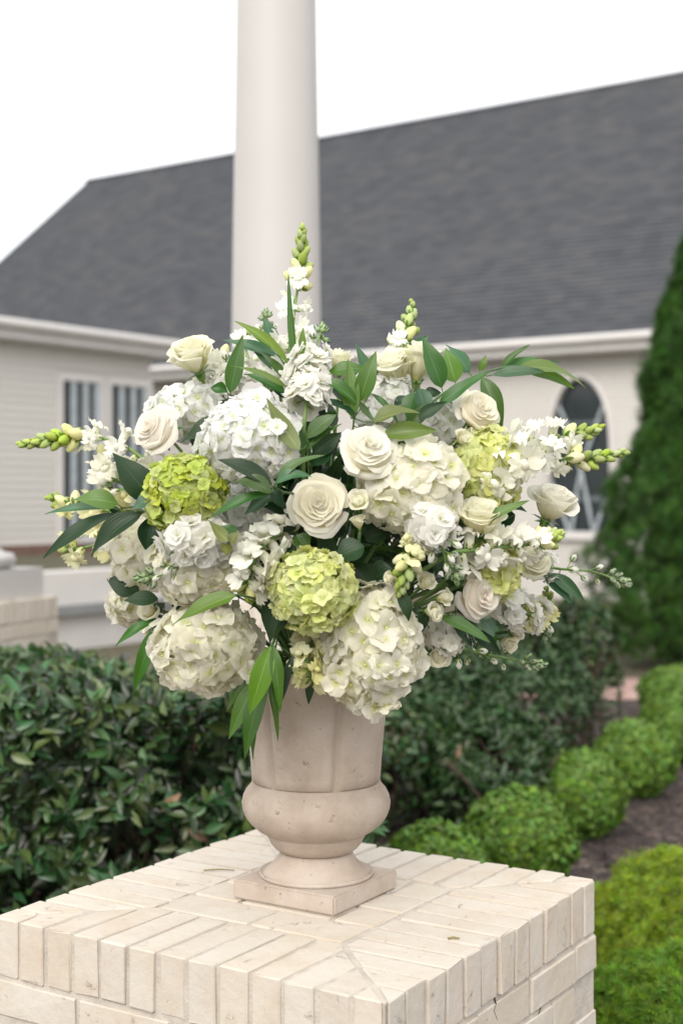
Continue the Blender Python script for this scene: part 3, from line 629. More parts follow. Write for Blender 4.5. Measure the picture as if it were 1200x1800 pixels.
def hydrangea(x, y, rx, ry, off, mat, label, fsz=26, axis=None, lean=None, rz=None):
    c = Q(x, y, off); d = (UY - dy(x, y) - off); k = d / F; rx *= k; ry *= k; rd = rz * k if rz else min(rx, ry) * .95; fs_ = fsz * k
    t = root('hydrangea', label, 'hydrangea', 'hydrangeas in the bouquet')
    ax = Vector(axis).normalized() if axis else (c - (BC + Vector((0, 0, .16)))).normalized() + Vector((0, -.45, .1)); ax.normalize()
    stem_to(t, c - ax * rd * .3, ax, .0042, .0036)
    area = 4 * math.pi * (rx * ry + rx * rd + ry * rd) / 3; nfl = int(min(298, area / (fs_ ** 2 * .78)))
    ga = math.pi * (3 - math.sqrt(5))
    for i in range(nfl):
        zc = 1 - 2 * (i + .5) / nfl; rr = math.sqrt(1 - zc * zc); a = i * ga
        n_ = Vector((rr * math.cos(a), zc, rr * math.sin(a))) + rv(.06); n_.normalize()
        if n_.dot(ax) < -.62: continue
        q = noise.noise(n_ * 2.2 + Vector((x, y, 0)) * .1)
        sc = 1 + .20 * q + random.gauss(0, .05)
        p = c + Vector((n_.x * rx, n_.y * rd, n_.z * ry)) * sc
        no = Vector((n_.x / rx, n_.y / rd, n_.z / ry)).normalized() + rv(.28)
        ob('floret', random.choice(FL[mat]), t, T0(t) @ TRS(p - no.normalized() * fs_ * .22, no, random.uniform(0, 6.28), fs_ * random.uniform(.78, 1.18)))
    # the green core of pedicels that carries the florets
    core = MB(); vs_, fs2 = ico(1.0)
    bm = bmesh.new(); bmesh.ops.create_icosphere(bm, subdivisions=2, radius=1.0)
    vs_ = [(c.x + v.co.x * rx * .74, c.y + v.co.y * rd * .74, c.z + v.co.z * ry * .74) for v in bm.verts]; bm.verts.index_update(); fs2 = [tuple(v.index for v in f.verts) for f in bm.faces]; bm.free()
    core.add(vs_, fs2).obj('pedicels', M[mat], t, T0(t))
    return t
hydrangea(440, 775, 80, 74, .03, 'hyd_white', 'large cool white hydrangea left of the upright stock stem', 23)
hydrangea(350, 990, 76, 72, .01, 'hyd_cream', 'cream white hydrangea under the curved stock tip below the lime hydrangea', 23)
hydrangea(364, 1137, 93, 74, .07, 'hyd_cream', 'wide cream hydrangea hanging low beside the drooping leaves over the urn', 29)
hydrangea(648, 1136, 84, 106, .06, 'hyd_cream', 'tall white hydrangea hanging over the urn rim below the pale green hydrangea', 29)
hydrangea(722, 858, 86, 80, .0, 'hyd_cream', 'white hydrangea behind the open white rose and next to the small spray rose', 30)
hydrangea(325, 728, 62, 46, -.14, 'hyd_white', 'white hydrangea partly hidden behind the blush rose', 24)
hydrangea(243, 980, 46, 60, -.04, 'hyd_cream', 'half hidden cream hydrangea below the large dark leaves at the outer side', 24)
hydrangea(236, 1062, 40, 36, -.10, 'hyd_cream', 'small cream hydrangea peeking out above the drooping narrow leaves', 24)
hydrangea(668, 706, 52, 50, -.10, 'hyd_white', 'white hydrangea behind the upright green leaves below two rosebuds', 26)
hydrangea(772, 745, 40, 46, -.12, 'hyd_white', 'small white hydrangea tucked behind the arching branch', 24)
hydrangea(430, 900, 50, 44, -.13, 'hyd_white', 'shaded white hydrangea deep below the leaf whorl', 22)
hydrangea(325, 866, 66, 62, .06, 'hyd_lime', 'vivid lime green hydrangea beside the dark leaves', 15.5)
hydrangea(550, 1040, 71, 68, .07, 'hyd_pale', 'pale green hydrangea at the middle above the urn', 17.5)
hydrangea(852, 832, 58, 74, -.02, 'hyd_pale', 'pale yellow green hydrangea behind the curved snapdragon stem', 19)
hydrangea(862, 1003, 48, 50, .0, 'hyd_pale', 'small pale green hydrangea behind the blush rose', 20)

# --- roses: each petal a part
def rose_petal(rb, rt, h, hwd, curl, belly, ph, base_z):
    v0 = .66
    def body(v):
        q = 1 - (1 - v) ** (1.6 if belly < .82 else 2.5)
        return rb + (rt - rb) * (belly * q + (1 - belly) * v ** 1.6), h * v
    r0, z0 = body(v0); r1, z1 = body(v0 + .02); tl = math.hypot(r1 - r0, z1 - z0); tr, tz = (r1 - r0) / tl, (z1 - z0) / tl
    ln = (1 - v0) * max(h, rt) * 1.0
    def fn(u, v):
        wv = (.30 + .70 * math.sin(math.pi * (.10 + .50 * v)))
        ang = u * hwd * wv; cut = 1 - .34 * abs(u) ** 2.4 + .05 * math.sin(ph + 3.1 * u)
        if v <= v0: r, z = body(v)
        else:
            fm = max(.08, curl * (1 + .45 * math.sin(ph * 1.7 + 2.3 * u))); sl2 = (v - v0) / (1 - v0) * ln * cut; rho = ln / fm; f = sl2 / rho
            r = r0 + tr * rho * math.sin(f) + tz * rho * (1 - math.cos(f)); z = z0 + tz * rho * math.sin(f) - tr * rho * (1 - math.cos(f))
        r *= 1 + (.05 * math.sin(ph * 2 + 4 * u) + .025 * math.sin(ph * 5 + 8 * u)) * v * v
        return (r * math.cos(ang), r * math.sin(ang), base_z + z + .03 * h * math.sin(ph * 3 + 4 * u) * v)
    return fn
def rose(x, y, r, off, mat, face, label, kind='open', n=26, cat='rose', group='roses in the bouquet', name='rose', stem='stem'):
    c = Q(x, y, off); k = (UY - dy(x, y) - off) / F; r = r * k * (1.12 if kind == 'open' else 1.07)
    t = root(name, label, cat, group); ax = Vector(face).normalized()
    hh = {'open': .85, 'cup': 1.5, 'bud': 1.85}[kind] * r
    o = c - ax * hh * (.42 if kind != 'open' else .45)
    B = T0(t) @ TRS(o, ax, random.uniform(0, 6.28))
    for i in range(n):
        tt = i / (n - 1); a = i * 2.39996 + random.uniform(-.45, .45)
        if kind == 'open':
            rt = r * (.06 + .84 * tt ** 1.4); h = hh * (1.0 - .05 * tt - .50 * tt ** 3); hwd = 2.0 - 1.1 * tt; curl = .25 + .7 * tt + 1.0 * tt ** 3; bel = .8; rb = r * (.03 + .05 * tt)
        elif kind == 'cup':
            rt = r * (.07 + .80 * tt ** .9); h = hh * (1.0 - .16 * tt * tt); hwd = 1.9 - .85 * tt; curl = .15 + .3 * tt + 1.1 * tt ** 3; bel = .9; rb = r * (.03 + .05 * tt)
        else:
            rt = r * (.06 + .70 * tt ** .85); h = hh * (1.0 - .12 * tt * tt); hwd = 1.9 - .7 * tt; curl = .1 + .2 * tt + 1.2 * tt ** 4; bel = .95; rb = r * (.03 + .06 * tt)
        mb = MB().grid(rose_petal(rb, rt, h * random.uniform(.90, 1.08), hwd * random.uniform(.85, 1.12), curl * random.uniform(.6, 1.4), bel, random.uniform(0, 6), r * .0), 8, 9)
        tw_ = .05 + .16 * tt; ob('petal', mb.mesh('petal', M[mat]), t, B @ Matrix.Rotation(random.gauss(0, tw_), 4, Vector((math.cos(a * 3), math.sin(a * 3), 0))) @ Matrix.Rotation(a, 4, 'Z'))
    he = {'open': [(.02, 0), (.62, .18), (.66, .45), (.52, .66), (.30, .74), (.03, .76)], 'cup': [(.02, 0), (.5, .25), (.6, .6), (.45, .85), (.03, .86)], 'bud': [(.02, 0), (.4, .3), (.5, .7), (.3, .88), (.03, .9)]}[kind]
    ob('filler_heart', MB().lathe([(q_ * r, z_ * hh) for q_, z_ in he], 14).mesh('filler_heart', M[mat]), t, B)  # solid dome added so the gaps between petals do not go dark
    # calyx and sepals
    cx = MB().lathe([(.05 * r, -.42 * r), (.15 * r, -.36 * r), (.19 * r, -.18 * r), (.22 * r, .0), (.24 * r, .06 * r)], 12)
    ca_ = cx.obj('calyx', M['stem'], t, B)
    for i in range(5):
        a = i * 1.2566
        def fs3(u, v):
            rr = r * (.2 + .55 * v * (1 if kind != 'bud' else .85)); wv = r * .13 * (1 - v) ** .7; z = r * (-.05 + (.28 * v if kind == 'bud' else .02 * v) - .35 * max(0, v - .6) ** 1.5 * (2 if i % 2 else -.3))
            return (rr * math.cos(a) - u * wv * math.sin(a), rr * math.sin(a) + u * wv * math.cos(a), z)
        ob('sepal', MB().grid(fs3, 2, 5).mesh('sepal', M['leaf_mid']), t, B)
    stem_to(t, o - ax * .40 * r, ax, .0034, .0030, stem)
    return t
rose(560, 888, 57, .03, 'rose_peach', (-.03, -1, .22), 'open cream rose with peach centre above the pale green hydrangea', 'open', 27)
rose(647, 790, 56, .06, 'rose_white', (.10, -1, .50), 'open white rose with pointed outer petals beside olive leaves', 'open', 24)
rose(842, 722, 45, .03, 'rose_peach', (.45, -1, .42), 'open cream rose under the arching leafy branch', 'open', 23)
rose(845, 1047, 48, .05, 'rose_blush', (.70, -1, .0), 'blush white rose turned sideways above the low stock stem', 'open', 26)
rose(272, 756, 50, .02, 'rose_blush', (-.75, -1, .45), 'big blush white rose above the lime hydrangea', 'open', 23)
rose(340, 631, 40, -.02, 'rose_cream', (-.40, -.55, 1), 'cream rose standing alone before the chapel gutter', 'cup', 22, stem='stem')
rose(692, 650, 38, -.03, 'rose_cream', (-.15, -.35, 1), 'rounder one of two cream rosebuds below the short snapdragon', 'cup', 20)
rose(737, 643, 36, .0, 'rose_cream', (.18, -.35, 1), 'slimmer one of two cream rosebuds with thin curling sepals', 'bud', 18)
rose(968, 890, 40, -.02, 'rose_white', (.35, -.45, 1), 'pointed white rosebud in front of the arched window', 'cup', 20)
rose(842, 916, 40, .04, 'rose_cream', (.05, -.6, 1), 'rounded closed cream rose between two pale green hydrangeas', 'cup', 22)
rose(938, 985, 38, -.03, 'rose_cream', (.3, -.9, .35), 'soft cream rose half hidden under the snapdragon that points at the viewer', 'open', 22)
rose(596, 637, 24, -.20, 'rose_cream', (0, -.3, 1), 'yellowish rose peeking out behind the upper leaves', 'cup', 16)
for (x, y, r, off, f_, lab) in ((631, 883, 18, .04, (-.2, -1, .4), 'tiny open spray rose beside the white hydrangea'), (631, 920, 13, .03, (-.1, -.5, 1), 'tight green white spray bud below the tiny spray rose'),
        (757, 1076, 17, .06, (.8, -.8, -.1), 'lowest spray bud left of the blush rose'), (746, 1026, 17, .05, (.5, -.8, .6), 'plump spray bud nearest the drooping snapdragon tip'),
        (777, 1050, 14, .06, (.9, -.5, .2), 'greenish spray bud beside the blush rose petals'), (690, 1018, 14, .04, (-.7, -.7, .2), 'spray bud behind the drooping snapdragon tip'),
        (263, 1074, 19, .03, (-.5, -.9, .4), 'small cream spray rose above the wide low hydrangea'), (262, 1104, 13, .03, (-.6, -.7, -.2), 'small cream spray bud under the spray rose'),
        (770, 1152, 20, .03, (.1, -1, -.2), 'small cream spray rose beside the tall hydrangea'), (890, 1130, 15, -.02, (.6, -.6, -.3), 'green spray bud under the stock cluster'), (812, 773, 15, .0, (.5, -.8, .3), 'little spray bud under the open cream rose'), (905, 1112, 13, -.03, (.7, -.6, .0), 'smallest green spray bud next to the stock cluster')):
    rose(x, y, r, off, 'rose_cream', f_, lab, 'bud' if r < 18 else 'cup', 12, 'spray rose', 'small spray roses and buds', 'spray_rose', 'stemd')

# --- snapdragons
def snap_floret(mat, var):
    mb = MB(); rs = random.Random(var); R1 = .30
    prof = [(.10, 0), (.20, .08), (.25, .30), (.24, .55), (R1, .72)]
    k = 12; vs_ = []; uv = []
    for i, (r, z) in enumerate(prof):
        for a in range(k):
            q = 2 * math.pi * a / k; vs_.append((r * math.cos(q), r * .85 * math.sin(q), z)); uv.append((a / k, .1 + z * .6))
    fs = [(i * k + a, i * k + (a + 1) % k, (i + 1) * k + (a + 1) % k, (i + 1) * k + a) for i in range(len(prof) - 1) for a in range(k)]
    mb.add(vs_, fs, uv)
    for (a, sp_, ln, bk) in ((R(62), .62, .62, .25), (R(118), .62, .62, .25), (R(215), .5, .5, .75), (R(270), .55, .52, .85), (R(325), .5, .5, .75)):
        ph = rs.uniform(0, 6)
        def fn(u, v):
            wv = sp_ * .62 * (.55 + .45 * math.sin(math.pi * (.15 + .7 * v))) * (1 - .3 * v ** 6)
            r = R1 * .95 + ln * v * (.55 + .5 * bk * v); z = .72 + ln * v * (1 - bk) - bk * .32 * v * v + .11 * math.sin(ph + 4.5 * u + 3 * v) * v * (.5 + .5 * v) + (.16 if a < 3 else -.10) * u * u * v
            x = u * wv; return (r * math.cos(a) - x * math.sin(a), (r * math.sin(a) + x * math.cos(a)) * .9, z)
        mb.grid(fn, 5, 5, 0, lambda u, v: ((u + 1) / 2, .5 + .5 * v))
    b, f = ico(.24, .78); b = [(p[0] * 1.25, p[1] * .8 - .14, p[2]) for p in b]; mb.add(b, f, [(.5, .45)] * len(b))
    for i in range(5):     # calyx
        a = i * 1.2566
        mb.grid(lambda u, v: ((.11 + .17 * v) * math.cos(a + u * .5 * (1 - v)), (.11 + .15 * v) * math.sin(a + u * .5 * (1 - v)), -.05 + .34 * v), 1, 3, 1)
    return mb.mesh('floret', [M[mat], M['leaf_light']])
def bud_mesh(mat, cal=.35, calmat='leaf_light', ridged=0):
    mb = MB(); mb.lathe([(.05, 0), (.22, .12), (.30, .38), (.27, .68), (.14, .93), (.02, 1.0)], 8)
    for i in range(5):
        a = i * 1.2566
        mb.grid(lambda u, v: ((.08 + .27 * math.sin(v * 1.7)) * math.cos(a + u * .55 * (1 - v * .8)), (.08 + .27 * math.sin(v * 1.7)) * math.sin(a + u * .55 * (1 - v * .8)), cal * 1.2 * v - .03), 1, 3, 1)
    return mb.mesh('bud', [M[mat], M[calmat]])
SF = {m: [snap_floret(m, i) for i in range(6)] for m in ('snap', 'snapy')}
SB = {m: bud_mesh(m) for m in ('snap', 'snapy', 'snapbud')}; STB = bud_mesh('stockbud', .75, 'leaf_blue'); STW = bud_mesh('stock', .4, 'leaf_light')
def path_of(px, off):
    if off and isinstance(off, (list, tuple)): offs = off
    else: offs = [off - .17, off - .05] + [off] * (len(px) - 2) if len(px) > 2 else [off - .1, off]
    return spline([Q(x, y, o) for (x, y), o in zip(px, offs)], 10)
def at_path(pts, t):
    f = t * (len(pts) - 1); i = min(int(f), len(pts) - 2); p = pts[i].lerp(pts[i + 1], f - i); return p, (pts[i + 1] - pts[i]).normalized()
def snapdragon(px, off, label, nf, nb, fsz=30, bsz=17, mat='snap', split=.58, start=.05, name='snapdragon'):
    pts = path_of(px, off); k = UY / F
    t = root(name, label, 'snapdragon', 'snapdragon stems in the bouquet')
    stem_to(t, pts[0], pts[1] - pts[0], .0048, .0022, 'stem', pts[1:])
    nf = int(nf * 1.25); nb = int(nb * 1.25); a = random.uniform(0, 6)
    for i in range(nf):
        tt = start + (split - start) * i / max(1, nf - 1); p, d = at_path(pts, min(.98, tt)); a += 2.2 + random.uniform(-.3, .3)
        o1 = d.cross(Vector((0, -1, .2))); o1 = o1.normalized(); o2 = d.cross(o1)
        out = (o1 * math.cos(a) + o2 * math.sin(a)); dd = out * 1.0 + d * .45 + Vector((0, -.25, .05)); s = fsz * 1.28 * k * (1 - .32 * i / max(1, nf)) * random.uniform(.9, 1.1)
        m4 = TRS(p + out * .002, dd, 0, s)
        # turn so the upper lip points along the stem
        loc = m4.to_3x3() @ Vector((0, 1, 0)); z_ = dd.normalized(); tgt = (d - z_ * d.dot(z_)).normalized(); cu = loc.normalized(); ang = math.atan2(z_.dot(cu.cross(tgt)), cu.dot(tgt))
        ob('floret', random.choice(SF[mat]), t, T0(t) @ TRS(p + out * .002, dd, ang + random.uniform(-.25, .25), s))
    for i in range(nb):
        f = i / max(1, nb - 1); tt = split + .02 + (1.0 - split - .02) * f; p, d = at_path(pts, min(.999, tt)); a += 2.399
        o1 = d.cross(Vector((0, -1, .2))).normalized(); o2 = d.cross(o1); out = o1 * math.cos(a) + o2 * math.sin(a)
        s = bsz * 1.45 * k * (1.25 - .70 * f); me = SB['snapy'] if f < .25 else SB['snapbud']
        ob('bud', me, t, T0(t) @ TRS(p + out * .001, out * (1.0 - .6 * f) + d * (.55 + .9 * f), random.uniform(0, 6), s))
    for i in range(3):   # small bracts along the bare stem
        p, d = at_path(pts, random.uniform(.0, start + .1)); tip = p + (rv(1).normalized() * .6 + d) * 14 * k; leafpart(t, p, tip, 7 * k, 'leaf_light')
    return t
snapdragon([(533, 700), (516, 640), (516, 560), (527, 480), (531, 406)], [-.06, -.04, -.03, -.03, -.03], 'tallest upright snapdragon standing before the white column', 10, 17, 30, 19, split=.66)
snapdragon([(688, 665), (700, 622), (716, 575), (724, 535)], -.04, 'short upright snapdragon above the two cream rosebuds', 5, 15, 26, 19, split=.4)
snapdragon([(330, 850), (275, 822), (215, 782), (160, 768), (100, 772), (42, 781)], .02, 'long snapdragon reaching sideways before the wing window', 10, 16, 28, 19, split=.62)
snapdragon([(260, 900), (200, 898), (140, 893), (88, 874)], -.05, 'pale yellow snapdragon behind the thin blue green leaf', 7, 8, 30, 18, 'snapy', .7)
snapdragon([(270, 940), (215, 945), (160, 960), (112, 968)], -.08, 'lower pale yellow snapdragon under the large dark leaf', 7, 4, 32, 16, 'snapy', .85)
snapdragon([(820, 890), (858, 850), (895, 818), (940, 800), (1000, 808), (1045, 806), (1092, 796)], .05, 'curved snapdragon with white florets arching before the arched window', 12, 14, 34, 19, split=.62)
snapdragon([(850, 830), (890, 792), (945, 775), (1000, 768), (1050, 754)], -.02, 'straight snapdragon above the curved one', 10, 12, 32, 19, split=.66)
snapdragon([(520, 930), (480, 945), (452, 975), (436, 1020), (440, 1048)], .06, 'white snapdragon clustered between the lime and cream hydrangeas', 12, 9, 33, 16, split=.75)
snapdragon([(552, 1110), (543, 1140), (540, 1175), (556, 1200), (574, 1212)], .12, 'pale yellow snapdragon drooping over the urn', 9, 10, 27, 15, 'snapy', split=.62)
snapdragon([(755, 905), (738, 940), (722, 975), (710, 1010), (704, 1040)], .08, 'small drooping snapdragon with green tip before the dark gap', 7, 14, 25, 16, 'snapy', split=.5)
snapdragon([(800, 970), (850, 965), (900, 960), (945, 954), (980, 940)], [.06, .05, .05, .07, .12], 'snapdragon whose green tip points at the viewer under the pointed rosebud', 10, 12, 30, 17, split=.72)
snapdragon([(880, 1060), (915, 1075), (945, 1080), (962, 1060), (960, 1035)], -.02, 'snapdragon with upturned tip beside the blue green leaf', 8, 9, 26, 14, 'snapy', split=.6)
snapdragon([(350, 700), (372, 680), (382, 655), (390, 630)], -.16, 'white snapdragon behind the lone cream rose', 7, 3, 30, 16, split=.95)
snapdragon([(240, 860), (215, 850), (195, 835), (178, 800)], -.10, 'short snapdragon behind the blush rose', 7, 3, 30, 16, split=.9)
snapdragon([(480, 700), (455, 660), (435, 625), (430, 590)], -.22, 'white snapdragon behind the upper leaves', 7, 4, 28, 16, split=.9)

# --- stock
def stock_floret(var):
    mb = MB(); rs = random.Random(var + 90)
    for lay, (npet, rad, tilt, z0) in enumerate(((5, 1.0, .10, 0), (5, .78, .45, .05), (4, .5, .9, .08))):
        for k in range(npet):
            a = k * 2 * math.pi / npet + lay * .6 + rs.uniform(-.15, .15); ph = rs.uniform(0, 6); tl = tilt + rs.uniform(-.15, .2)
            def fn(u, v):
                wv = .50 * rad ** .6 * (.3 + .7 * math.sin(math.pi * (.1 + .6 * v))); r = rad * v * math.cos(tl); x = u * wv
                zz_ = z0 + rad * v * math.sin(tl) + .10 * math.sin(ph + 4.5 * u) * v - .12 * v * v * (lay == 0)
                return (r * math.cos(a) - x * math.sin(a), r * math.sin(a) + x * math.cos(a), zz_)
            mb.grid(fn, 2, 3)
    return mb.mesh('floret', M['stock'])
KF = [stock_floret(i) for i in range(6)]
def stock(px, off, label, nf, fr, fsz, rad, nbw=6, nbg=10, bend_b=1.0, start=.0):
    pts = path_of(px, off); k = UY / F; t = root('stock_flower', label, 'stock flower', 'stock stems in the bouquet')
    stem_to(t, pts[0], pts[1] - pts[0], .0044, .0017, 'stem', pts[1:])
    a = random.uniform(0, 6); mb = MB()
    for i in range(nf):
        tt = start + (fr - start) * (i + .5) / nf; p, d = at_path(pts, tt); a += 2.399
        o1 = d.cross(Vector((0, -1, .2))).normalized(); o2 = d.cross(o1); out = o1 * math.cos(a) + o2 * math.sin(a)
        q = p + out * rad * k * random.uniform(.75, 1.1) + d * .006; mb.tube([p, q], .0011, 4)
        ob('floret', random.choice(KF), t, T0(t) @ TRS(q, out + d * .35 + rv(.2), random.uniform(0, 6), fsz * k * random.uniform(.85, 1.15)))
    for i in range(nbw):
        f = i / max(1, nbw); tt = fr + .02 + (.80 - fr) * f; p, d = at_path(pts, min(.98, tt)); a += 2.399
        o1 = d.cross(Vector((0, -1, .2))).normalized(); o2 = d.cross(o1); out = (o1 * math.cos(a) + o2 * math.sin(a) + d * .8).normalized(); q = p + out * (22 - 10 * f) * k
        mb.tube([p, q], .0012, 4); ob('bud', STW, t, T0(t) @ TRS(q, out + d * .3, 0, (19 - 5 * f) * k))
    for i in range(nbg):
        f = i / max(1, nbg); tt = .86 + .14 * f; p, d = at_path(pts, min(.999, tt)); a += 2.399
        o1 = d.cross(Vector((0, -1, .2))).normalized(); o2 = d.cross(o1); out = (o1 * math.cos(a) + o2 * math.sin(a)) * (1 - .6 * f) + d * (.7 + f); out.normalize(); q = p + out * (9 - 4 * f) * k
        mb.tube([p, q], .0010, 4); ob('bud', STB, t, T0(t) @ TRS(q, out, 0, 15 * k))
    mb.obj('pedicels', M['stem'], t, T0(t))['kind'] = 'stuff'; return t
stock([(533, 800), (535, 740), (540, 690), (543, 640), (556, 605), (566, 578)], [.0, .05, .06, .06, .06, .06], 'white stock cluster on the thick upright green stem', 30, .66, 19, 26, 2, 9, start=.30)
stock([(400, 975), (360, 950), (325, 948), (316, 985), (290, 1010), (252, 1015)], .10, 'white stock with curved hooked tip over the cream hydrangea', 34, .48, 21, 30, 9, 12)
stock([(730, 880), (745, 915), (765, 935), (778, 970), (800, 1012)], .09, 'white stock hanging before the white hydrangea with hooked bud tip', 26, .55, 21, 26, 7, 8)
stock([(840, 1010), (880, 1050), (910, 1075), (945, 1085), (958, 1118)], .0, 'white stock cluster under the upturned snapdragon', 26, .72, 20, 24, 5, 6)
stock([(900, 980), (945, 993), (985, 1000), (1040, 1005), (1096, 1023)], .0, 'slender stock tip stretching towards the arborvitae', 10, .42, 19, 18, 7, 11)
stock([(740, 1110), (785, 1112), (815, 1140), (880, 1155), (946, 1168)], .05, 'low stock stem with a row of small buds', 22, .42, 18, 22, 10, 11)
stock([(490, 680), (478, 630), (470, 590), (468, 552)], -.22, 'stock bud tip showing behind the upper leaves', 8, .4, 18, 16, 5, 10)
stock([(330, 820), (280, 850), (230, 858), (190, 862)], -.12, 'stock stem hidden behind the dark side leaves', 12, .6, 20, 18, 4, 8)
stock([(380, 720), (395, 690), (405, 665), (408, 640)], -.14, 'white stock behind the bright upright leaf', 14, .8, 19, 20, 2, 3)

# --- leafy branches: (base, tip, width, material, offset, bend)
def branch(label, stem_px, off, leaves, mat='stemd', r=.0026):
    pts = path_of(stem_px, off); t = root('leafy_branch', label, 'leafy branch', 'leafy branches in the bouquet'); k = UY / F
    stem_to(t, pts[0], pts[1] - pts[0], .0032, .0016, mat, pts[1:])
    mb = MB(); any_ = False
    for lf in leaves:
        (bx, by), (tx, ty), wd, m = lf[:4]; o = lf[4] if len(lf) > 4 else off if not isinstance(off, (list, tuple)) else off[-1]
        bend = lf[5] if len(lf) > 5 else .08; to = lf[6] if len(lf) > 6 else 0; serr = lf[7] if len(lf) > 7 else 0
        b = Q(bx, by, o); dpt = UY - dy(bx, by) - o - to; e = P(tx, ty, dpt)
        near = min(pts, key=lambda p: (p - b).length)
        if (near - b).length < .12 and (near - b).length > .002: mb.tube([near, near.lerp(b, .5) + Vector((0, 0, -.003)), b + (e - b) * .02], .0011, 5); any_ = True
        leafpart(t, b, e, wd * k * 1.12, m, bend, random.uniform(.12, .55), None, serr, random.uniform(-1.0, 1.0))
    if any_: mb.obj('leaf_stalks', M[mat], t, T0(t))
    return t
D_, M_, L_, B_, O_ = 'leaf_dark', 'leaf_mid', 'leaf_light', 'leaf_blue', 'leaf_olive'
branch('leafy branch fanning out before the white column', [(525, 770), (512, 700), (508, 640), (510, 560)], -.02, [
    ((507, 642), (411, 564), 21, L_, .0, .10), ((500, 640), (388, 598), 25, B_, -.05, .10), ((490, 620), (425, 572), 22, M_, -.06, .06), ((484, 618), (463, 556), 25, B_, -.07, .05),
    ((503, 680), (402, 643), 15, L_, .03, .08), ((500, 690), (428, 658), 26, M_, -.02, .08), ((495, 655), (440, 612), 22, B_, -.05, .06), ((519, 640), (507, 480), 13, M_, .03, .02), ((530, 625), (533, 575), 13, L_, .02, .05),
    ((500, 700), (452, 650), 24, D_, -.05, .05), ((505, 668), (455, 618), 18, M_, -.03, .07)])
branch('bright green upright leaf beside the lone cream rose', [(430, 760), (415, 720), (406, 695)], -.04, [((405, 692), (427, 588), 29, M_, .02, .03), ((400, 690), (370, 682), 24, M_, .0, .12), ((430, 720), (462, 690), 22, M_, -.03, .1), ((395, 735), (318, 779), 32, D_, .02, .06), ((366, 815), (352, 780), 34, L_, .02, .1), ((410, 720), (385, 705), 22, D_, -.03, .1)])
branch('leaf whorl before the cool white hydrangea', [(540, 870), (500, 865), (480, 855)], .12, [
    ((478, 852), (382, 808), 29, D_, .12, .10), ((478, 866), (412, 846), 32, M_, .13, .14), ((475, 868), (368, 912), 22, M_, .12, .08), ((486, 848), (571, 801), 27, M_, .12, .10), ((482, 852), (548, 838), 22, B_, .13, .2), ((480, 860), (500, 895), 20, D_, .09, .1), ((480, 870), (430, 905), 24, D_, .06, .05)])
branch('leaves around the base of the upright stock stem', [(545, 860), (545, 810), (540, 780)], .05, [
    ((527, 792), (468, 699), 27, O_, .07, -.10), ((538, 772), (591, 729), 31, M_, .06, .08), ((540, 790), (601, 745), 15, M_, .05, .06), ((530, 800), (520, 740), 22, M_, .02, .05), ((550, 800), (600, 760), 36, D_, .0, .05), ((545, 820), (585, 790), 36, D_, .0, .05), ((560, 790), (545, 720), 28, D_, -.05, .04), ((570, 740), (535, 700), 26, D_, -.03, .05)])
branch('upright leaf spray between the stock cluster and the rosebuds', [(615, 830), (618, 780), (622, 735)], .03, [
    ((620, 735), (611, 630), 30, L_, .03, .04), ((632, 705), (661, 617), 31, M_, .05, .06), ((628, 712), (556, 664), 27, M_, .05, .12), ((576, 655), (646, 650), 28, M_, .06, .10), ((660, 690), (624, 604), 26, B_, -.06, .04), ((625, 728), (557, 702), 15, D_, .04, .10), ((630, 705), (660, 742), 13, M_, .05, -.10), ((650, 690), (700, 745), 11, M_, .04, .12), ((620, 720), (575, 680), 24, D_, -.02, .05), ((650, 680), (690, 640), 24, D_, -.08, .05),
    ((655, 742), (739, 727), 37, O_, .06, .10), ((672, 765), (768, 757), 33, L_, .05, .08), ((690, 778), (712, 800), 26, M_, .03, .05), ((600, 690), (635, 650), 24, D_, -.08, .05)])
branch('long arching leafy branch curving over the open cream rose', [(690, 800), (725, 745), (765, 702), (815, 670), (860, 652), (905, 642), (925, 640)], .03, [
    ((776, 682), (740, 590), 37, M_, .04, .06), ((800, 672), (783, 612), 35, L_, .04, .05), ((824, 655), (783, 606), 30, B_, .02, .08), ((842, 652), (854, 624), 13, L_, .03, .10), ((846, 662), (882, 756), 36, M_, .06, .12), ((862, 660), (956, 653), 23, B_, .05, .06),
    ((880, 648), (931, 606), 15, M_, .03, .06), ((880, 648), (945, 628), 18, M_, .02, .06), ((905, 646), (985, 637), 13, B_, .03, .08), ((905, 648), (1029, 683), 36, L_, .05, .16), ((915, 652), (1010, 684), 22, L_, .03, .14), ((760, 710), (700, 768), 24, M_, .05, .08), ((770, 712), (862, 652), 22, M_, .02, .06), ((735, 735), (785, 706), 22, D_, .05, .05), ((780, 690), (800, 715), 18, B_, -.02, .05)])
branch('leaves hanging under the two cream rosebuds', [(720, 800), (728, 740), (735, 690)], .02, [((734, 682), (746, 732), 34, B_, .05, .08), ((728, 690), (715, 735), 30, M_, .02, .06), ((720, 620), (752, 590), 24, B_, -.08, .05), ((745, 700), (775, 690), 26, D_, .0, .1), ((720, 700), (690, 720), 24, D_, -.03, .1)])
branch('large dark leaves spreading sideways below the long snapdragon', [(360, 930), (310, 900), (270, 888), (215, 893)], .06, [
    ((268, 882), (198, 796), 49, D_, .08, .08), ((278, 876), (247, 817), 30, D_, .06, .06), ((208, 886), (127, 880), 36, L_, .09, .14), ((278, 872), (232, 897), 30, B_, .10, .10), ((200, 893), (79, 904), 15, B_, .07, .10), ((203, 902), (76, 982), 29, D_, .08, .08), ((250, 902), (160, 980), 46, D_, .10, .10), ((268, 905), (256, 967), 42, D_, .08, .08), ((205, 890), (200, 905), 22, D_, .06, .1), ((300, 890), (270, 930), 36, D_, .02, .05)])
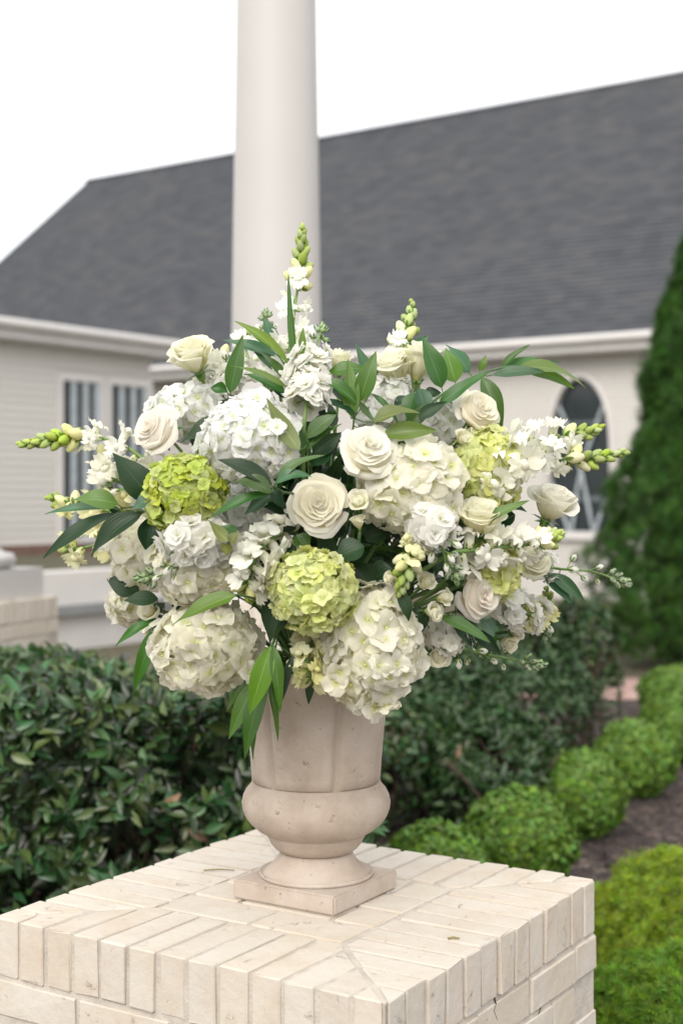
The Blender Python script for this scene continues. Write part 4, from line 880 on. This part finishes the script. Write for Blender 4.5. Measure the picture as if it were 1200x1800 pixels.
branch('narrow leaves drooping beside the wide low hydrangea', [(360, 1080), (310, 1085), (275, 1082)], .02, [
    ((282, 1088), (203, 1137), 18, M_, .03, .14), ((284, 1092), (236, 1216), 28, M_, .04, .10), ((278, 1052), (218, 1056), 27, D_, .04, .08), ((245, 1040), (188, 1018), 42, D_, .02, .06, 0, .18), ((295, 1112), (254, 1166), 32, D_, .02, .06, 0, .18), ((290, 1060), (240, 1100), 24, D_, -.02, .05), ((320, 1085), (275, 1130), 26, D_, .0, .05), ((335, 1075), (290, 1050), 28, D_, .0, .05)])
branch('pale toothed leaf lying over the wide low hydrangea', [(470, 1060), (440, 1050), (412, 1045)], .15, [((414, 1046), (302, 1100), 31, L_, .17, .06, 0, .15)])
branch('long leaves hanging down over the side of the urn', [(500, 1090), (488, 1110), (478, 1132)], .13, [
    ((476, 1134), (438, 1256), 35, L_, .15, .06), ((480, 1132), (492, 1252), 21, M_, .15, .05), ((470, 1185), (430, 1337), 36, M_, .14, .05), ((455, 1190), (402, 1300), 30, M_, .12, .05), ((450, 1185), (398, 1252), 25, M_, .10, .05), ((474, 1190), (488, 1302), 15, M_, .13, .05), ((515, 1150), (494, 1242), 16, D_, .12, .05), ((480, 1150), (452, 1240), 26, D_, .09, .05), ((545, 1190), (542, 1238), 14, D_, .11, .05), ((440, 1200), (445, 1335), 18, M_, .10, .05)])
branch('blue green leaf pair under the slender stock tip', [(900, 1010), (935, 1005), (960, 1005)], -.03, [((962, 1008), (1027, 1057), 26, B_, -.02, .10), ((955, 1010), (1004, 1062), 24, B_, -.03, .06)])
branch('leaves between the pointed rosebud and the pale green hydrangea', [(800, 960), (830, 935), (850, 920)], .03, [((832, 924), (930, 880), 18, L_, .05, .06), ((905, 905), (850, 925), 40, D_, -.03, .05), ((870, 890), (925, 900), 36, D_, -.05, .05)])
branch('dark leaves under the blush rose', [(720, 1060), (760, 1080), (800, 1085)], .0, [((770, 1082), (862, 1130), 22, M_, .05, .08), ((800, 1088), (836, 1142), 38, D_, .02, .05), ((735, 1065), (733, 1122), 40, D_, .02, .06), ((850, 1090), (868, 1120), 26, B_, .02, .05), ((700, 1040), (718, 1092), 24, D_, .07, .12), ((860, 1100), (850, 1160), 30, M_, -.06, .05), ((830, 1110), (880, 1150), 26, D_, -.05, .05), ((800, 1050), (840, 1090), 30, D_, -.02, .05)])
branch('olive leaves next to the hooked stock', [(420, 990), (405, 965), (400, 955)], .06, [((402, 952), (366, 914), 20, O_, .12, -.12), ((405, 955), (420, 935), 18, O_, .12, .1), ((400, 975), (390, 955), 20, O_, .11, .1), ((415, 945), (385, 925), 26, M_, .08, .05)])
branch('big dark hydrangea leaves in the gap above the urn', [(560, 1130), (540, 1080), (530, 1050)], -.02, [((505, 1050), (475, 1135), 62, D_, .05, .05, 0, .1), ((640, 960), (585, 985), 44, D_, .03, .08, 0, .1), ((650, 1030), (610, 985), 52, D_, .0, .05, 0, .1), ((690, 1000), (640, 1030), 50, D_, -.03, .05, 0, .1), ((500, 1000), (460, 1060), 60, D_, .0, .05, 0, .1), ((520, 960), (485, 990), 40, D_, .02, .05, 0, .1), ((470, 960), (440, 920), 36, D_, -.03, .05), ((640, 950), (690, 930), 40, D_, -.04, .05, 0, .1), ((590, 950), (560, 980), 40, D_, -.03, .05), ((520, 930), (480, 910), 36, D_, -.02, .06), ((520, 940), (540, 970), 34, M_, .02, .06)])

# --- dark filler sprigs that give the bouquet its green depth
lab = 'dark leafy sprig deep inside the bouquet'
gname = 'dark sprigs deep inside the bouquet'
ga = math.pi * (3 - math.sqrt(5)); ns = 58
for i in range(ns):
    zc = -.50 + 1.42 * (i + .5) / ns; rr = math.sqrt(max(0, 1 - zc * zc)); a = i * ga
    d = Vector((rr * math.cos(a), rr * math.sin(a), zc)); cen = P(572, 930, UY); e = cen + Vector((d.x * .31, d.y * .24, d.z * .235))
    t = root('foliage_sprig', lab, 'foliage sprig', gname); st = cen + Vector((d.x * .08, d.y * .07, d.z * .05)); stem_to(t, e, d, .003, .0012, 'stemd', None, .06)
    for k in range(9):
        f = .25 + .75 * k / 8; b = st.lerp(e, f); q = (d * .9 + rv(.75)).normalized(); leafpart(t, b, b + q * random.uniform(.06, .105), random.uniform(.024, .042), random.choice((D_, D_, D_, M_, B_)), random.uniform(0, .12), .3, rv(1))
# ------------------------------------------------------------------ hedge, shrubs, clipped balls, conifers
single_leaf = {}
def one_leaf(mat):
    if mat not in single_leaf:
        single_leaf[mat] = [leaf_mesh((0, 0, 0), (0, 1, 0), .42, Vector((0, 0, 1)), random.uniform(-.05, .12), random.uniform(.1, .4), mat) for _ in range(4)]
    return single_leaf[mat]
def shrub(name, label, cat, loc, pos, nrm, size, mat, nleaf=0, alt=None, nb_=14, hgt=1.0, spread=.5, group=None):
    """pos are local to loc; the largest-looking leaves become parts, the rest one 'stuff' part"""
    t = thing(name, loc, label, cat, group); pos = np.asarray(pos); nrm = np.asarray(nrm); size = np.asarray(size)
    if nleaf:
        wp_ = pos + np.array(loc); dcam = np.linalg.norm(wp_ - np.array((0, 0, EYE)), axis=1); tocam = (np.array((0, 0, EYE)) - wp_) / dcam[:, None]
        px_ = 600 + F * wp_[:, 0] / wp_[:, 1]; vis = ((nrm * tocam).sum(1) * .5 + size / dcam * 40) - 10 * ((px_ < 0) | (px_ > 1200))
        idx = np.argsort(-vis)[:nleaf]; rest = np.ones(len(pos), bool); rest[idx] = False
        for i in idx:
            nn = Vector(nrm[i]) + rv(.5); ax = rv(1) + Vector(nrm[i]) * .6 + Vector((0, 0, .2)); nn.normalize(); ax = (ax - nn * ax.dot(nn)).normalized(); sd = ax.cross(nn)
            m4 = Matrix(((sd.x, ax.x, nn.x, pos[i][0]), (sd.y, ax.y, nn.y, pos[i][1]), (sd.z, ax.z, nn.z, pos[i][2]), (0, 0, 0, 1))) @ Matrix.Scale(size[i] * 1.1, 4)
            ob('leaf', random.choice(one_leaf(alt if alt and random.random() < (.05 if hgt > .93 and nleaf == 300 else .015) else mat)), t, m4)
        pos, nrm, size = pos[rest], nrm[rest], size[rest]
    cloud('foliage', pos, nrm, size, M[mat], t, 'leaf', .3, .6, 'stuff')
    mb = MB()
    for i in range(nb_):
        f = random.uniform(-1, 1); b = Vector((f * spread * .75, random.uniform(-.2, .2), 0)); e = b + Vector((random.uniform(-.3, .3), random.uniform(-.25, .25), hgt * random.uniform(.7, .92)))
        mid = b.lerp(e, .5) + rv(.05); mb.tube(spline([b, mid, e], 4), [.012 - .0011 * q for q in range(9)], 5)
        for q in range(4):
            s_ = b.lerp(e, random.uniform(.3, .8)); mb.tube([s_, s_ + Vector((random.uniform(-.2, .2), random.uniform(-.25, .1), random.uniform(.05, .25)))], [.005, .002], 4)
    mb.obj('branches', M['twig'], t); return t
def hedge_points(n, x0, x1, y0, y1, h, rough=.16, seed=0):
    pos = []; nr = []
    tries = 0
    while len(pos) < n and tries < n * 12:
        tries += 1; x = random.uniform(x0, x1); c = random.random()
        bump = rough * noise.noise(Vector((x * 2.3 + seed, 3.1, .4))) 
        if c < .46:      # front face
            z = random.uniform(.02, h); y = y0 + rough * 1.6 * noise.noise(Vector((x * 2.1 + seed, z * 2.6, 1.7))) + abs(random.gauss(0, .09)); n_ = Vector((0, -1, .35))
        elif c < .72:    # top
            y = random.uniform(y0, y1); z = h + rough * .7 * noise.noise(Vector((x * 2.4, y * 2.4, seed + 5))) - abs(random.gauss(0, .06)); n_ = Vector((0, -.25, 1))
        else:
            y = random.uniform(y0 + .1, y1); z = random.uniform(.1, h - .1); n_ = Vector((0, -.8, .4))
        if y < y0 + .42 and noise.noise(Vector((x * 4.2 + seed, y * 4.2, z * 4.2))) < -.04 and z < h - .1: continue      # open pockets
        pos.append((x, y, z)); nr.append(tuple(n_.normalized()))
    return np.array(pos), np.array(nr)
p_, n_ = hedge_points(30000, -3.2, .10, 4.45, 5.75, 1.0, .2, 2.0)
xx = rng.uniform(-1.6, .08, 5000); p_ = np.r_[p_, np.c_[xx, rng.uniform(5.0, 5.7, 5000), rng.uniform(.05, .93, 5000)]]; n_ = np.r_[n_, np.tile((0, -.9, .4), (5000, 1))]
loc = Vector((-1.4, 5.1, 0)); p_ = p_ - np.array(loc)
hd = shrub('hedge', 'dense dark green hedge of glossy leaves behind the urn pier', 'hedge', loc, p_, n_, rng.uniform(.045, .078, len(p_)), 'hedge', 300, 'dry', 40, .95, 1.5)
def round_points(n, rx, ry, h, seed, rough=.18, hole=-.25):
    pos = []; nr = []
    while len(pos) < n:
        d = rv(1).normalized(); d.z = abs(d.z) * 1.0 if random.random() < .8 else d.z; k = 1 + rough * noise.noise(d * 2.4 + Vector((seed, seed, 0))) * 1.6; r = k * (1 - abs(random.gauss(0, .13)))
        p = Vector((d.x * rx * r, d.y * ry * r, h * .45 + d.z * h * .55 * r))
        if p.z < .02 or noise.noise(p * 5 + Vector((seed, 0, 0))) < hole: continue
        pos.append(tuple(p)); nr.append(tuple((d + Vector((0, 0, .2))).normalized()))
    return np.array(pos), np.array(nr)
for (x, d, rx, h, nn, mat, lab_, al, nl) in (
        (760, 7.4, .45, .85, 7000, 'shrub', 'loose green shrub right behind the urn', 'dry', 250), (890, 8.3, .52, 1.0, 8000, 'shrub', 'taller shrub under the arched window among the bed plants', 'dry', 150),
        (1022, 9.2, .26, 1.0, 3600, 'hedge', 'dark shrub with pink tints next to the arborvitae', 'dry', 60), (690, 8.6, .5, .95, 6000, 'shrub', 'shrub standing behind the loose green shrub', 'dry', 60), (860, 7.0, .36, .62, 4500, 'shrub', 'low shrub behind the clipped balls', 'dry', 120), (620, 7.0, .4, .75, 5000, 'hedge', 'shrub between the hedge and the loose shrub', 'dry', 0)):
    p_, n_ = round_points(nn, rx, rx * .9, h, x * .01)
    shrub('garden_shrub', lab_, 'shrub', Vector(((x - 600) / F * d, d, 0)), p_, n_, rng.uniform(.035, .066, nn), mat, nl, al, 12, h * .9, rx * .5)
def ball(x, d, rx, h, label):
    nn = 9000; v = rng.normal(size=(nn, 3)); v /= np.linalg.norm(v, axis=1)[:, None]
    bump = np.array([noise.noise(Vector(q) * 3.2 + Vector((x, d, 0))) for q in v]); b2 = np.array([noise.noise(Vector(q) * 9 + Vector((x, d, 0))) for q in v])
    r = 1 + .07 * bump + .10 * b2 - np.abs(rng.normal(0, .05, nn)); p = v * r[:, None] * np.array([rx, rx * .95, h / 2]) + np.array([0, 0, h / 2 + .0]); keep = p[:, 2] > .01
    t = thing('boxwood_ball', Vector(((x - 600) / F * d, d, 0)), label, 'boxwood', 'clipped boxwood balls in the bed')
    cloud('foliage', p[keep], v[keep], rng.uniform(.024, .046, keep.sum()), M['box'], t, 'small', .5, .38, 'stuff', aspect=.6)
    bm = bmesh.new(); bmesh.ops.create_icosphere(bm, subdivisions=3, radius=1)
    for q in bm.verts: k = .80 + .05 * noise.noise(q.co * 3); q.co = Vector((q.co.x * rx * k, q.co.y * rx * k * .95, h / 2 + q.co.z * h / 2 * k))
    me = bpy.data.meshes.new('shade_core'); bm.to_mesh(me); bm.free(); me.materials.append(M['inside']); ob('shade_core', me, t)  # solid core, coloured dark as the shade behind the leaves
ball(762, 5.45, .205, .40, 'boxwood ball closest to the brick cap edge, its lower half hidden')
ball(912, 5.95, .228, .43, 'boxwood ball second in the row from the urn, beside the mulch')
ball(1013, 6.95, .232, .41, 'boxwood ball third in the row from the urn')
ball(1116, 7.9, .222, .41, 'boxwood ball fourth in the row from the urn')
ball(1200, 8.9, .27, .42, 'boxwood ball fifth in the row from the urn')
ball(1212, 10.6, .38, .40, 'boxwood ball at the far end of the row by the arborvitae')
# arborvitae
def conifer(x, d, h, rad, label):
    nn = 48000; z = rng.random(nn) ** .8 * 1.0; a = rng.uniform(0, 2 * np.pi, nn)
    prof = np.interp(z, [0, .05, .2, .35, .55, .75, .9, 1], [.80, .97, 1.0, .86, .64, .43, .22, .02])
    b = np.array([noise.noise(Vector((math.cos(q) * 2.2, math.sin(q) * 2.2, zz_ * 7))) + .8 * noise.noise(Vector((math.cos(q) * 5, math.sin(q) * 5.5, zz_ * 22))) for q, zz_ in zip(a, z)])
    r = rad * prof * (1 + .26 * b) - np.abs(rng.normal(0, .05, nn)); p = np.c_[r * np.cos(a), r * np.sin(a), .08 + z * h]
    nr_ = np.c_[np.cos(a), np.sin(a), np.full(nn, .35)]
    t = thing('arborvitae', Vector(((x - 600) / F * d, d, 0)), label, 'conifer tree')
    cloud('crown', p, nr_, rng.uniform(.07, .14, nn), M['thuja'], t, 'spray', 1.6, .55, 'stuff', aspect=.55)
    MB().tube([(0, 0, 0), (0, 0, h * .5), (0, 0, h * .93)], [.09, .05, .01], 8).obj('trunk', M['twig'], t)
    co_ = MB().lathe([(rad * .5, .1), (rad * .62, h * .2), (rad * .55, h * .35), (rad * .4, h * .55), (rad * .22, h * .75), (.02, h * .93)], 20).obj('crown_shade_core', M['inside'], t)  # solid core in the dark shade colour, filling the crown
conifer(1250, 13.9, 4.5, 1.07, 'tall dark green arborvitae beside the arched window')
def feather(x, d, rx, ry, h, nn, mat, label, name='dwarf_cypress'):
    v = rng.normal(size=(nn, 3)); v[:, 2] = np.abs(v[:, 2]) * .9 - .12; v /= np.linalg.norm(v, axis=1)[:, None]
    b1 = np.array([noise.noise(Vector(q) * 2.3 + Vector((x, d, 0))) for q in v]); b2 = np.array([noise.noise(Vector(q) * 9 + Vector((x, d, 3))) for q in v]); b3 = np.array([noise.noise(Vector(q) * 22 + Vector((x, d, 7))) for q in v])
    r = 1 + .16 * b1 + .13 * b2 + .07 * b3 - np.abs(rng.normal(0, .04, nn)); p_ = v * r[:, None] * np.array([rx, ry, h * .62]) + np.array([0, 0, h * .38]); keep = p_[:, 2] > .01
    t = thing(name, Vector(((x - 600) / F * d, d, 0)), label, 'cypress shrub', 'feathery dwarf cypress shrubs beside the pier')
    cloud('foliage', p_[keep], v[keep] * .6 + np.array([0, 0, .2]), rng.uniform(.016, .034, keep.sum()), M[mat], t, 'spray', .8, .6, 'stuff', aspect=.55)
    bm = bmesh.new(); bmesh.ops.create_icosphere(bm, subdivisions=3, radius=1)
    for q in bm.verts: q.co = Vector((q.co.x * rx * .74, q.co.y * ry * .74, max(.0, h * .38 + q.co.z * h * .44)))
    me = bpy.data.meshes.new('shade_core'); bm.to_mesh(me); bm.free(); me.materials.append(M['inside']); ob('shade_core', me, t)  # solid lump with the inner shade painted into its colour
feather(1238, 4.6, .40, .36, .50, 30000, 'gold', 'yellow green feathery cypress shrub at the mulch edge')
feather(1200, 3.75, .30, .28, .44, 32000, 'yew', 'green feathery cypress shrub beside the pier corner')
